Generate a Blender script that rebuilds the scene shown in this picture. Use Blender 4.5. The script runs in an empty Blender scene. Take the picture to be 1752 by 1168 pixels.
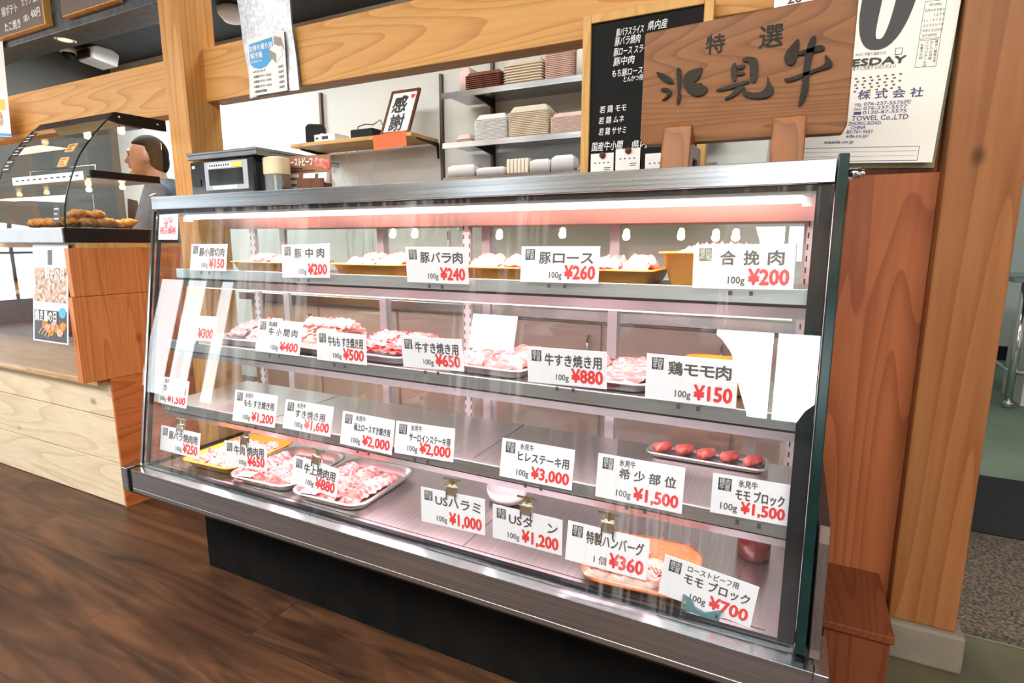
import bpy, math, random
from mathutils import Matrix, Vector
R = math.radians
scene = bpy.context.scene
COL = scene.collection
random.seed(7)

# ------------------------------------------------------------------ camera
cam_d = bpy.data.cameras.new('camera'); cam_d.sensor_width = 36; cam_d.lens = 965.712/1752*36
cam_d.clip_start = .02
cam = bpy.data.objects.new('camera', cam_d); COL.objects.link(cam); scene.camera = cam
def cam_matrix(yaw, pitch, roll):
    cy, sy, cp, sp, cr, sr = math.cos(yaw), math.sin(yaw), math.cos(pitch), math.sin(pitch), math.cos(roll), math.sin(roll)
    F = Vector((sy*cp, cy*cp, -sp)); Rt = Vector((cy, -sy, 0)); D = F.cross(Rt)
    r = cr*Rt+sr*D; d = -sr*Rt+cr*D
    m = Matrix.Identity(4)
    for i in range(3):
        m[i][0] = r[i]; m[i][1] = -d[i]; m[i][2] = -F[i]
    return m
cam.matrix_world = Matrix.Translation((0, 0, 1.05)) @ cam_matrix(-0.4637163, 0.1728454, -0.00107573)

# ------------------------------------------------------------------ world, exposure, daylight, big lights
w = bpy.data.worlds.new('world'); scene.world = w; w.use_nodes = True
bg = w.node_tree.nodes['Background']; bg.inputs[0].default_value = (.80, .90, 1, 1); bg.inputs[1].default_value = 1.0
scene.view_settings.view_transform = 'Standard'; scene.view_settings.look = 'None'
scene.view_settings.gamma = 1; scene.view_settings.use_curve_mapping = False
scene.view_settings.exposure = 0.0
scene.cycles.max_bounces = 10; scene.cycles.transparent_max_bounces = 24; scene.cycles.glossy_bounces = 5
scene.cycles.diffuse_bounces = 4; scene.cycles.sample_clamp_indirect = 6; scene.cycles.caustics_reflective = False; scene.cycles.caustics_refractive = False

def area(name, loc, rot, sx, sy, power, color=(1, 1, 1), parent=None, spread=180):
    l = bpy.data.lights.new(name, 'AREA'); l.shape = 'RECTANGLE'; l.size = sx; l.size_y = sy; l.energy = power; l.color = color
    l.spread = R(spread)
    o = bpy.data.objects.new(name, l); COL.objects.link(o); o.location = loc; o.rotation_euler = rot
    if parent: o.parent = parent
    return o
# daylight entering through the three shop windows behind the customers' side (they face +Y)
DAY = (.86, .95, 1)
WINDOWS = [(-8.6, -6.9, .10, 1.86, 6), (-3.12, -2.50, 1.20, 1.64, 13), (-.62, .34, .84, 1.64, 15)]
for (x0, x1, z0, z1, rad) in WINDOWS:
    A = (x1-x0)*(z1-z0)
    area('window_daylight', ((x0+x1)/2, -3.22, (z0+z1)/2), (R(90), 0, 0), x1-x0, z1-z0, rad*A*math.pi, DAY)
area('window_daylight_side', (-9.32, -1.5, 1.025), (0, R(-90), 0), 1.45, 2.2, 9*1.45*2.2*math.pi, DAY)
# added fill panels at the customers' ceiling, set outside the case glass reflection
CEIL = [(-3.9, -1.0), (-1.3, -1.0), (1.3, -1.0), (-6.5, -.9)]
for x, y in CEIL:
    area('ceiling_fill_panel', (x, y, 2.585), (0, 0, 0), 2.4, 1.1, 112, (1, .975, .94))
area('kitchen_light', (-2.4, 1.95, 2.44), (0, 0, 0), 1.6, .3, 25, (1, .99, .95))
area('kitchen_light_side', (-.2, 1.95, 2.44), (0, 0, 0), .9, .3, 17, (1, .99, .95))
area('kitchen_fill_warmer', (-4.1, 2.3, 2.44), (0, 0, 0), .9, .3, 55, (.93, .98, 1))  # added to whiten the wall seen behind the food warmer
area('passage_light', (1.6, 3.9, 2.44), (0, 0, 0), .8, .8, 12, (.88, 1, .95))

# ------------------------------------------------------------------ materials
def mat(name):
    m = bpy.data.materials.new(name); m.use_nodes = True
    nt = m.node_tree; b = nt.nodes['Principled BSDF']
    return m, nt, b
def N(nt, t, **kw):
    n = nt.nodes.new(t)
    for k, v in kw.items(): setattr(n, k, v)
    return n
def plain(name, c, rough=.5, metal=0, var=.06, scale=12, emit=None, spec=.5, bump=0):
    m, nt, b = mat(name)
    tc = N(nt, 'ShaderNodeTexCoord'); no = N(nt, 'ShaderNodeTexNoise'); no.inputs['Scale'].default_value = scale
    nt.links.new(tc.outputs['Object'], no.inputs['Vector'])
    r = N(nt, 'ShaderNodeValToRGB')
    r.color_ramp.elements[0].position = .3; r.color_ramp.elements[1].position = .7
    r.color_ramp.elements[0].color = tuple(max(0, x*(1-var)) for x in c)+(1,)
    r.color_ramp.elements[1].color = tuple(min(1, x*(1+var)) for x in c)+(1,)
    nt.links.new(no.outputs['Fac'], r.inputs['Fac']); nt.links.new(r.outputs['Color'], b.inputs['Base Color'])
    b.inputs['Roughness'].default_value = rough; b.inputs['Metallic'].default_value = metal
    b.inputs['Specular IOR Level'].default_value = spec
    if emit: b.inputs['Emission Color'].default_value = tuple(emit[0])+(1,); b.inputs['Emission Strength'].default_value = emit[1]
    if bump:
        bp = N(nt, 'ShaderNodeBump'); bp.inputs['Strength'].default_value = bump; bp.inputs['Distance'].default_value = .002
        nt.links.new(no.outputs['Fac'], bp.inputs['Height']); nt.links.new(bp.outputs['Normal'], b.inputs['Normal'])
    return m
def wood(name, light, dark, axis='X', ring=26, rough=.45, knots=.35, tilt=3, seed=0, fine=.35, stretch=1, knot_scale=2.2, grain=6):
    """Sawn softwood: growth rings round a slightly tilted axis, fine grain, knots."""
    m, nt, b = mat(name); L = nt.links.new
    tc = N(nt, 'ShaderNodeTexCoord'); mp = N(nt, 'ShaderNodeMapping')
    L(tc.outputs['Object'], mp.inputs['Vector'])
    sc = {'X': (.14*stretch, 1, 1), 'Y': (1, .14*stretch, 1), 'Z': (1, 1, .14*stretch)}[axis]
    mp.inputs['Location'].default_value = (seed*.37, seed*.61, seed*.23)
    mp.inputs['Scale'].default_value = sc
    mp.inputs['Rotation'].default_value = (R(tilt), R(tilt), R(tilt))
    wv = N(nt, 'ShaderNodeTexNoise'); wv.inputs['Scale'].default_value = grain; wv.inputs['Detail'].default_value = 1.2; wv.inputs['Roughness'].default_value = .35
    L(mp.outputs[0], wv.inputs['Vector'])
    k1 = N(nt, 'ShaderNodeMath', operation='MULTIPLY'); k1.inputs[1].default_value = ring; L(wv.outputs['Fac'], k1.inputs[0])
    fr = N(nt, 'ShaderNodeMath', operation='FRACT'); L(k1.outputs[0], fr.inputs[0])
    n2 = N(nt, 'ShaderNodeTexNoise'); n2.inputs['Scale'].default_value = 70; n2.inputs['Detail'].default_value = 3
    L(mp.outputs[0], n2.inputs['Vector'])
    # knots
    mk = N(nt, 'ShaderNodeMapping'); L(tc.outputs['Object'], mk.inputs['Vector'])
    ks = {'X': (.62, 1, 1), 'Y': (1, .62, 1), 'Z': (1, 1, .62)}[axis]
    mk.inputs['Scale'].default_value = ks; mk.inputs['Location'].default_value = (seed*.7, seed*.3, seed*.9)
    vo = N(nt, 'ShaderNodeTexVoronoi', feature='F1'); vo.inputs['Scale'].default_value = knot_scale*2.4; vo.inputs['Randomness'].default_value = 1
    L(mk.outputs[0], vo.inputs['Vector'])
    kr = N(nt, 'ShaderNodeValToRGB'); kr.color_ramp.elements[0].position = .035; kr.color_ramp.elements[0].color = (1, 1, 1, 1)
    kr.color_ramp.elements[1].position = .10; kr.color_ramp.elements[1].color = (0, 0, 0, 1)
    L(vo.outputs['Distance'], kr.inputs['Fac'])
    ramp = N(nt, 'ShaderNodeValToRGB'); e = ramp.color_ramp.elements
    mid = tuple(a*.55+c*.45 for a, c in zip(light, dark))
    e[0].position = 0; e[0].color = tuple(light)+(1,); e[1].position = 1; e[1].color = tuple(light)+(1,)
    k = e.new(.62); k.color = tuple(a*.86+c*.14 for a, c in zip(light, dark))+(1,)
    k = e.new(.86); k.color = mid+(1,)
    k = e.new(.97); k.color = tuple(a*.4+c*.6 for a, c in zip(light, dark))+(1,)
    L(fr.outputs[0], ramp.inputs['Fac'])
    mx = N(nt, 'ShaderNodeMix', data_type='RGBA', blend_type='MULTIPLY'); mx.inputs['Factor'].default_value = fine
    L(ramp.outputs['Color'], mx.inputs['A'])
    r2 = N(nt, 'ShaderNodeValToRGB'); r2.color_ramp.elements[0].position = .3; r2.color_ramp.elements[0].color = (.72, .62, .52, 1)
    r2.color_ramp.elements[1].position = .62; r2.color_ramp.elements[1].color = (1.0, 1.0, 1.0, 1)
    L(n2.outputs['Fac'], r2.inputs['Fac']); L(r2.outputs['Color'], mx.inputs['B'])
    m2 = N(nt, 'ShaderNodeMix', data_type='RGBA'); L(mx.outputs['Result'], m2.inputs['A'])
    m2.inputs['B'].default_value = tuple(x*.22 for x in dark)+(1,)
    mul = N(nt, 'ShaderNodeMath', operation='MULTIPLY'); mul.inputs[1].default_value = knots
    L(kr.outputs['Color'], mul.inputs[0]); L(mul.outputs[0], m2.inputs['Factor'])
    L(m2.outputs['Result'], b.inputs['Base Color'])
    b.inputs['Roughness'].default_value = rough; b.inputs['Specular IOR Level'].default_value = .22
    bp = N(nt, 'ShaderNodeBump'); bp.inputs['Strength'].default_value = .12; bp.inputs['Distance'].default_value = .001
    L(n2.outputs['Fac'], bp.inputs['Height']); L(bp.outputs['Normal'], b.inputs['Normal'])
    return m
def steel(name, c=(.62, .64, .66), rough=.28, axis='X', aniso=.5, streak=.12):
    m, nt, b = mat(name); L = nt.links.new
    tc = N(nt, 'ShaderNodeTexCoord'); mp = N(nt, 'ShaderNodeMapping'); L(tc.outputs['Object'], mp.inputs['Vector'])
    s = {'X': (1.5, 160, 160), 'Y': (160, 1.5, 160), 'Z': (160, 160, 1.5)}[axis]; mp.inputs['Scale'].default_value = s
    no = N(nt, 'ShaderNodeTexNoise'); no.inputs['Scale'].default_value = 2; no.inputs['Detail'].default_value = 4
    L(mp.outputs[0], no.inputs['Vector'])
    r = N(nt, 'ShaderNodeValToRGB'); r.color_ramp.elements[0].position = .3; r.color_ramp.elements[1].position = .72
    r.color_ramp.elements[0].color = tuple(x*(1-streak) for x in c)+(1,); r.color_ramp.elements[1].color = tuple(min(1, x*(1+streak)) for x in c)+(1,)
    L(no.outputs['Fac'], r.inputs['Fac']); L(r.outputs['Color'], b.inputs['Base Color'])
    mr = N(nt, 'ShaderNodeMapRange'); mr.inputs['To Min'].default_value = rough*.75; mr.inputs['To Max'].default_value = rough*1.35
    n3 = N(nt, 'ShaderNodeTexNoise'); n3.inputs['Scale'].default_value = 6; n3.inputs['Detail'].default_value = 4; L(tc.outputs['Object'], n3.inputs['Vector'])
    L(n3.outputs['Fac'], mr.inputs['Value']); L(mr.outputs[0], b.inputs['Roughness'])
    b.inputs['Metallic'].default_value = 1
    return m
def glass(name, tint=(.96, .985, .975), f0=.045, rough=.0, smear=0, fmax=.75):
    """Thin architectural glass: clear transmission with a Fresnel mirror layer; optional wiped streaks."""
    m, nt, b = mat(name); nt.nodes.remove(b); L = nt.links.new
    out = nt.nodes['Material Output']
    tr = N(nt, 'ShaderNodeBsdfTransparent'); tr.inputs['Color'].default_value = tuple(tint)+(1,)
    gl = N(nt, 'ShaderNodeBsdfGlossy'); gl.inputs['Roughness'].default_value = rough; gl.inputs['Color'].default_value = (1, 1, 1, 1)
    lw = N(nt, 'ShaderNodeLayerWeight'); lw.inputs['Blend'].default_value = .5
    pw = N(nt, 'ShaderNodeMath', operation='POWER'); pw.inputs[1].default_value = 4.5; L(lw.outputs['Facing'], pw.inputs[0])
    ma = N(nt, 'ShaderNodeMath', operation='MULTIPLY_ADD'); ma.inputs[1].default_value = fmax; ma.inputs[2].default_value = f0
    L(pw.outputs[0], ma.inputs[0])
    mx = N(nt, 'ShaderNodeMixShader'); L(ma.outputs[0], mx.inputs[0]); L(tr.outputs[0], mx.inputs[1]); L(gl.outputs[0], mx.inputs[2])
    last = mx
    if smear:
        tc = N(nt, 'ShaderNodeTexCoord'); mp = N(nt, 'ShaderNodeMapping'); mp.inputs['Scale'].default_value = (42, 1, 1.6); mp.inputs['Rotation'].default_value = (0, R(9), 0)
        L(tc.outputs['Object'], mp.inputs['Vector'])
        no = N(nt, 'ShaderNodeTexNoise'); no.inputs['Scale'].default_value = 2.4; no.inputs['Detail'].default_value = 5; L(mp.outputs[0], no.inputs['Vector'])
        n2 = N(nt, 'ShaderNodeTexNoise'); n2.inputs['Scale'].default_value = 3.1; L(tc.outputs['Object'], n2.inputs['Vector'])
        pr = N(nt, 'ShaderNodeMath', operation='MULTIPLY'); L(no.outputs['Fac'], pr.inputs[0]); L(n2.outputs['Fac'], pr.inputs[1])
        rp = N(nt, 'ShaderNodeMapRange'); rp.inputs['From Min'].default_value = .28; rp.inputs['From Max'].default_value = .46; rp.inputs['To Max'].default_value = smear
        L(pr.outputs[0], rp.inputs['Value'])
        df = N(nt, 'ShaderNodeBsdfDiffuse'); df.inputs['Color'].default_value = (.85, .87, .88, 1)
        m2 = N(nt, 'ShaderNodeMixShader'); L(rp.outputs[0], m2.inputs[0]); L(mx.outputs[0], m2.inputs[1]); L(df.outputs[0], m2.inputs[2]); last = m2
    L(last.outputs[0], out.inputs['Surface'])
    return m
def emis(name, c, s):
    m, nt, b = mat(name); b.inputs['Base Color'].default_value = (.8, .8, .8, 1)
    b.inputs['Emission Color'].default_value = tuple(c)+(1,); b.inputs['Emission Strength'].default_value = s
    return m
def meat(name, red, fat, scale=26, thr=.54, rough=.35, stretch=(1, 3, 1)):
    m, nt, b = mat(name); L = nt.links.new
    tc = N(nt, 'ShaderNodeTexCoord'); mp = N(nt, 'ShaderNodeMapping'); mp.inputs['Scale'].default_value = stretch; L(tc.outputs['Object'], mp.inputs['Vector'])
    oi = N(nt, 'ShaderNodeObjectInfo'); ad = N(nt, 'ShaderNodeVectorMath', operation='ADD'); L(mp.outputs[0], ad.inputs[0])
    cmb = N(nt, 'ShaderNodeCombineXYZ'); ml = N(nt, 'ShaderNodeMath', operation='MULTIPLY'); ml.inputs[1].default_value = 9; L(oi.outputs['Random'], ml.inputs[0])
    L(ml.outputs[0], cmb.inputs[0]); L(ml.outputs[0], cmb.inputs[1]); L(cmb.outputs[0], ad.inputs[1])
    no = N(nt, 'ShaderNodeTexNoise'); no.inputs['Scale'].default_value = scale; no.inputs['Detail'].default_value = 4; no.inputs['Distortion'].default_value = 1.2
    L(ad.outputs[0], no.inputs['Vector'])
    r = N(nt, 'ShaderNodeValToRGB'); e = r.color_ramp.elements
    e[0].position = thr-.14; e[0].color = tuple(red)+(1,); e[1].position = thr+.08; e[1].color = tuple(fat)+(1,)
    k = e.new(thr-.02); k.color = tuple(a*.7+c*.3 for a, c in zip(red, fat))+(1,)
    L(no.outputs['Fac'], r.inputs['Fac']); L(r.outputs['Color'], b.inputs['Base Color'])
    b.inputs['Roughness'].default_value = rough; b.inputs['Subsurface Weight'].default_value = .15; b.inputs['Subsurface Radius'].default_value = (.02, .008, .006)
    b.inputs['Subsurface Scale'].default_value = .05
    bp = N(nt, 'ShaderNodeBump'); bp.inputs['Strength'].default_value = .35; bp.inputs['Distance'].default_value = .002
    L(no.outputs['Fac'], bp.inputs['Height']); L(bp.outputs['Normal'], b.inputs['Normal'])
    return m

def floor_mat():
    m, nt, b = mat('dark_plank_floor'); L = nt.links.new
    tc = N(nt, 'ShaderNodeTexCoord')
    br = N(nt, 'ShaderNodeTexBrick'); br.offset = .37; br.inputs['Scale'].default_value = 1; br.inputs['Brick Width'].default_value = 1.25; br.inputs['Row Height'].default_value = .18
    br.inputs['Mortar Size'].default_value = .0016; br.inputs['Color1'].default_value = (.55, .55, .55, 1); br.inputs['Color2'].default_value = (.85, .85, .85, 1); br.inputs['Mortar'].default_value = (.08, .08, .08, 1)
    L(tc.outputs['Object'], br.inputs['Vector'])
    mp = N(nt, 'ShaderNodeMapping'); mp.inputs['Scale'].default_value = (.75, 5.5, 1); L(tc.outputs['Object'], mp.inputs['Vector'])
    ad = N(nt, 'ShaderNodeVectorMath', operation='ADD'); L(mp.outputs[0], ad.inputs[0]); L(br.outputs['Color'], ad.inputs[1])
    no = N(nt, 'ShaderNodeTexNoise'); no.inputs['Scale'].default_value = 2.3; no.inputs['Detail'].default_value = 6; no.inputs['Distortion'].default_value = 1.6
    L(ad.outputs[0], no.inputs['Vector'])
    r = N(nt, 'ShaderNodeValToRGB'); e = r.color_ramp.elements
    e[0].position = .25; e[0].color = (.012, .005, .0025, 1); e[1].position = .78; e[1].color = (.130, .055, .024, 1)
    k = e.new(.5); k.color = (.060, .025, .011, 1)
    L(no.outputs['Fac'], r.inputs['Fac'])
    mx = N(nt, 'ShaderNodeMix', data_type='RGBA', blend_type='MULTIPLY'); mx.inputs['Factor'].default_value = .75
    L(r.outputs['Color'], mx.inputs['A']); L(br.outputs['Color'], mx.inputs['B'])
    g = N(nt, 'ShaderNodeMix', data_type='RGBA', blend_type='ADD'); g.inputs['Factor'].default_value = .35; L(mx.outputs['Result'], g.inputs['A']); L(r.outputs['Color'], g.inputs['B'])
    L(g.outputs['Result'], b.inputs['Base Color'])
    m3 = N(nt, 'ShaderNodeMapping'); m3.inputs['Scale'].default_value = (5, 90, 1); L(tc.outputs['Object'], m3.inputs['Vector'])
    n3 = N(nt, 'ShaderNodeTexNoise'); n3.inputs['Scale'].default_value = 3; n3.inputs['Detail'].default_value = 5; n3.inputs['Distortion'].default_value = .6; L(m3.outputs[0], n3.inputs['Vector'])
    bp = N(nt, 'ShaderNodeBump'); bp.inputs['Strength'].default_value = .35; bp.inputs['Distance'].default_value = .002; L(n3.outputs['Fac'], bp.inputs['Height']); L(bp.outputs['Normal'], b.inputs['Normal'])
    b.inputs['Roughness'].default_value = .48
    return m
def planks_mat():
    m = wood('pale_plank', (.72, .62, .45), (.54, .42, .25), 'X', ring=9, rough=.55, knots=.85, tilt=2, seed=3, fine=.3, knot_scale=1.9)
    return m

M = {}
M['floor'] = floor_mat()
M['post'] = wood('cedar_post', (.66, .335, .10), (.40, .155, .035), 'Z', ring=18, knots=.6, seed=1, stretch=.6)
M['beam'] = wood('cedar_beam', (.70, .37, .115), (.44, .17, .04), 'X', ring=24, knots=.75, seed=2, fine=.32, stretch=.55)
M['pillar'] = wood('cedar_pillar', (.33, .135, .049), (.20, .070, .022), 'Z', ring=18, rough=.38, knots=.9, seed=5, knot_scale=2.4, fine=.45, grain=6, stretch=.35)
M['panel'] = wood('cedar_board', (.41, .130, .050), (.21, .055, .020), 'Z', ring=26, rough=.4, knots=.05, seed=8, fine=.45, grain=7, stretch=.4)
M['box_body'] = wood('cedar_box_front', (.20, .058, .022), (.10, .025, .009), 'Z', ring=22, rough=.42, knots=.05, seed=9, fine=.4, grain=8, stretch=.6)
M['box_wood'] = wood('cedar_box', (.20, .058, .022), (.10, .025, .009), 'Y', ring=22, rough=.42, knots=.05, seed=9, fine=.4, grain=8, stretch=.6)
M['counter_side'] = wood('cedar_counter', (.62, .235, .075), (.36, .10, .028), 'Z', ring=24, rough=.45, knots=.5, seed=11, fine=.4, stretch=.6, grain=7)
M['counter_low'] = wood('cedar_counter_low', (.56, .175, .052), (.30, .07, .02), 'Y', ring=16, rough=.45, knots=.4, seed=12)
M['planks'] = planks_mat()
M['shelf_wood'] = wood('pine_shelf', (.66, .40, .16), (.45, .22, .08), 'X', ring=12, knots=.2, seed=14)
M['sign'] = wood('sign_board', (.25, .105, .038), (.085, .030, .011), 'X', ring=26, rough=.36, knots=.2, seed=21, fine=.5, grain=9, stretch=1.3)
M['sign_stand'] = wood('sign_stand', (.26, .088, .015), (.10, .028, .005), 'Z', ring=14, rough=.3, knots=.3, seed=23, grain=14)
M['woodtray'] = wood('wood_grain_tray', (.62, .20, .07), (.36, .09, .028), 'X', ring=18, rough=.3, knots=.05, seed=31, grain=16)
M['frame_wood'] = wood('frame_wood', (.72, .42, .14), (.50, .25, .07), 'Z', ring=9, knots=.1, seed=25)
M['dark_wood'] = wood('walnut', (.16, .055, .022), (.08, .025, .012), 'Z', ring=12, knots=.1, seed=27)
M['steel'] = steel('brushed_steel', (.40, .42, .44), .24, 'X', streak=.2)
M['steel_warm'] = steel('brushed_steel_pan', (.66, .62, .62), .30, 'Y', streak=.1)
M['steel_side'] = steel('dull_steel', (.13, .10, .09), .5, 'Z')
M['chrome'] = steel('chrome', (.8, .8, .8), .12, 'Z', streak=.03)
M['warmer_base'] = plain('warmer_base_paint', (.42, .46, .50), .45)
M['alu'] = steel('aluminium_tray', (.78, .77, .77), .3, 'X', streak=.06)
M['gold'] = steel('brass_clip', (.72, .66, .50), .22, 'Z')
M['glass'] = glass('front_glass', (.98, .995, .99), f0=.045, smear=.13)
M['glass_side'] = glass('side_glass', (.95, .985, .975), f0=.04)
M['glass_edge'] = plain('glass_edge', (.004, .022, .021), .2, var=.3, spec=.3)
M['pane'] = glass('thin_pane', (.97, .985, .985), f0=.05)
M['acrylic'] = glass('acrylic', (.985, .985, .99), f0=.008, rough=.12, fmax=.15)
M['film'] = glass('cling_film', (.985, .98, .98), f0=.05, rough=.10)
M['black'] = plain('black_plastic', (.010, .010, .011), .4, spec=.25)
M['black_metal'] = plain('black_metal', (.016, .012, .011), .45, var=.15, spec=.2)
M['gasket'] = plain('black_gasket', (.006, .008, .011), .5, spec=.2)
M['kick'] = plain('kick_black', (.006, .0055, .005), .8, var=.4, scale=8, spec=.08)
M['white'] = plain('white_card', (.86, .84, .90), .45, var=.015)
M['paper'] = plain('paper', (.90, .88, .85), .6, var=.02)
M['cream'] = plain('calendar_paper', (.88, .84, .76), .55, var=.03, scale=3)
M['ink'] = plain('ink_black', (.028, .022, .024), .5)
M['greyink'] = plain('ink_grey', (.09, .075, .075), .5)
M['navy'] = plain('ink_navy', (.035, .045, .16), .5)
M['red'] = plain('ink_red', (.78, .045, .045), .45)
M['blue'] = plain('print_blue', (.03, .33, .70), .45)
M['chalk'] = plain('chalk', (.82, .82, .80), .7)
M['chalkboard'] = plain('chalkboard', (.006, .006, .006), .55, var=.3, scale=5, spec=.12)
M['lacquer'] = plain('black_lacquer', (.004, .006, .008), .22, var=.2, spec=.22)
M['orange_tray'] = plain('orange_plastic', (.93, .42, .05), .4)
M['orange_paper'] = plain('orange_paper', (.90, .15, .045), .6)
M['foam'] = plain('foam_white', (.90, .89, .86), .6, var=.02)
M['foam_cream'] = plain('foam_cream', (.90, .80, .64), .6, var=.03)
M['foam_pink'] = plain('foam_pink', (.88, .66, .58), .6, var=.03)
M['foam_dark'] = plain('tray_pattern', (.28, .10, .06), .5, var=.6, scale=60)
M['wall'] = plain('white_wall', (.74, .75, .71), .7, var=.03, scale=2)
M['wall_grey'] = plain('grey_wall', (.085, .08, .072), .7, var=.05, scale=3)
M['wall_pass'] = plain('passage_wall', (.66, .70, .68), .6, var=.03, scale=2)
M['ceil_dark'] = plain('dark_ceiling', (.030, .036, .040), .8, var=.1)
M['ceil'] = plain('shop_ceiling', (.16, .15, .14), .8, var=.03)
M['soffit'] = plain('black_stained_board', (.035, .040, .043), .42, var=.7, scale=34, bump=.3)
M['kfloor'] = plain('kitchen_floor', (.20, .26, .19), .5, var=.12, scale=6)
M['base'] = plain('concrete_base', (.21, .175, .13), .75, var=.12, scale=14, bump=.4)
M['mat_dark'] = plain('dark_mat', (.010, .011, .012), .95, var=.5, scale=80, bump=.6)
M['mat_brown'] = plain('brown_coir_mat', (.105, .078, .056), .95, var=.85, scale=140, bump=1)
M['olive'] = plain('olive_floor_edge', (.10, .085, .045), .6, var=.2, scale=6)
M['shopwall'] = plain('shop_wall', (.12, .105, .09), .8, var=.05)
M['silver'] = plain('silver_foil', (.50, .52, .56), .38, metal=.5, var=.22, scale=70, bump=.3)
M['pork'] = meat('pork_slices', (.76, .24, .21), (.89, .52, .46), 24, .53)
M['beef'] = meat('beef_slices', (.72, .13, .12), (.88, .44, .40), 30, .55)
M['mince'] = meat('minced_pork', (.80, .28, .25), (.93, .66, .60), 120, .5, stretch=(1, 1, 1))
M['patty'] = meat('raw_patty', (.50, .15, .10), (.76, .42, .30), 60, .53, .45, (1, 1, 1))
M['darkmeat'] = meat('red_meat', (.66, .10, .08), (.85, .36, .30), 30, .55)
M['fried'] = plain('fried_crumb', (.60, .25, .055), .8, var=.5, scale=90, bump=1)
M['warm'] = emis('warm_bulb', (1, .70, .36), 60)
M['warm_soft'] = emis('heat_lamp_bulb', (1, .62, .26), 16)
M['warm_dim'] = emis('downlight_lens', (1, .78, .5), 1.2)
M['pink_tube'] = emis('pink_tube', (1, .74, .80), 4)
M['pink_led'] = emis('pink_led', (1, .62, .70), 1.5)
M['reflector'] = plain('lamp_reflector', (.86, .74, .73), .35, var=.03)
M['enamel'] = plain('white_enamel', (.80, .79, .79), .35, var=.03)
M['slot'] = plain('slot_dark', (.05, .05, .05), .6)
M['shelf_edge'] = steel('shelf_edge_steel', (.50, .54, .54), .38, 'X', streak=.06)
M['clear_rail'] = plain('grey_plastic_rail', (.50, .54, .54), .3, var=.06)
M['skin'] = plain('skin', (.58, .32, .22), .5, var=.06)
M['hair'] = plain('black_hair', (.012, .010, .009), .8, var=.5, scale=60, spec=.15)
M['shirt'] = plain('haze_tinted_shirt', (.10, .14, .20), .85, var=.15, scale=30)  # blue-grey tint carries the glass haze over a dark shirt
M['trousers'] = plain('dark_trousers', (.03, .03, .035), .85)
M['apron'] = plain('black_apron', (.02, .02, .022), .8)
M['yellow'] = plain('yellow_print', (.90, .60, .06), .5)
M['box_print'] = plain('box_print', (.36, .30, .24), .6)
M['brown_card'] = plain('brown_card', (.33, .145, .075), .5, var=.08)
M['beige_plastic'] = plain('beige_plastic', (.80, .64, .40), .4)
M['screen'] = plain('scale_screen', (.03, .035, .035), .12, var=.5, scale=14)
M['bezel'] = plain('grey_bezel', (.42, .44, .50), .35)
M['orange_sticker'] = plain('orange_sticker', (.88, .48, .16), .5)
M['ceramic'] = plain('ceramic', (.86, .84, .82), .25)
M['coffee'] = plain('dark_red_jar', (.10, .012, .012), .2)
M['tile'] = plain('food_photo', (.52, .33, .24), .5, var=.8, scale=60)
M['poster'] = plain('poster_pale', (.60, .68, .72), .35, var=.12, scale=18)
M['greenpad'] = plain('green_pad_edge', (.42, .45, .27), .6, var=.15, scale=120)
M['rubber'] = plain('grey_rubber', (.10, .10, .10), .7)
M['brownboard'] = plain('menu_brown', (.16, .11, .085), .5, var=.12, scale=6)

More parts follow.
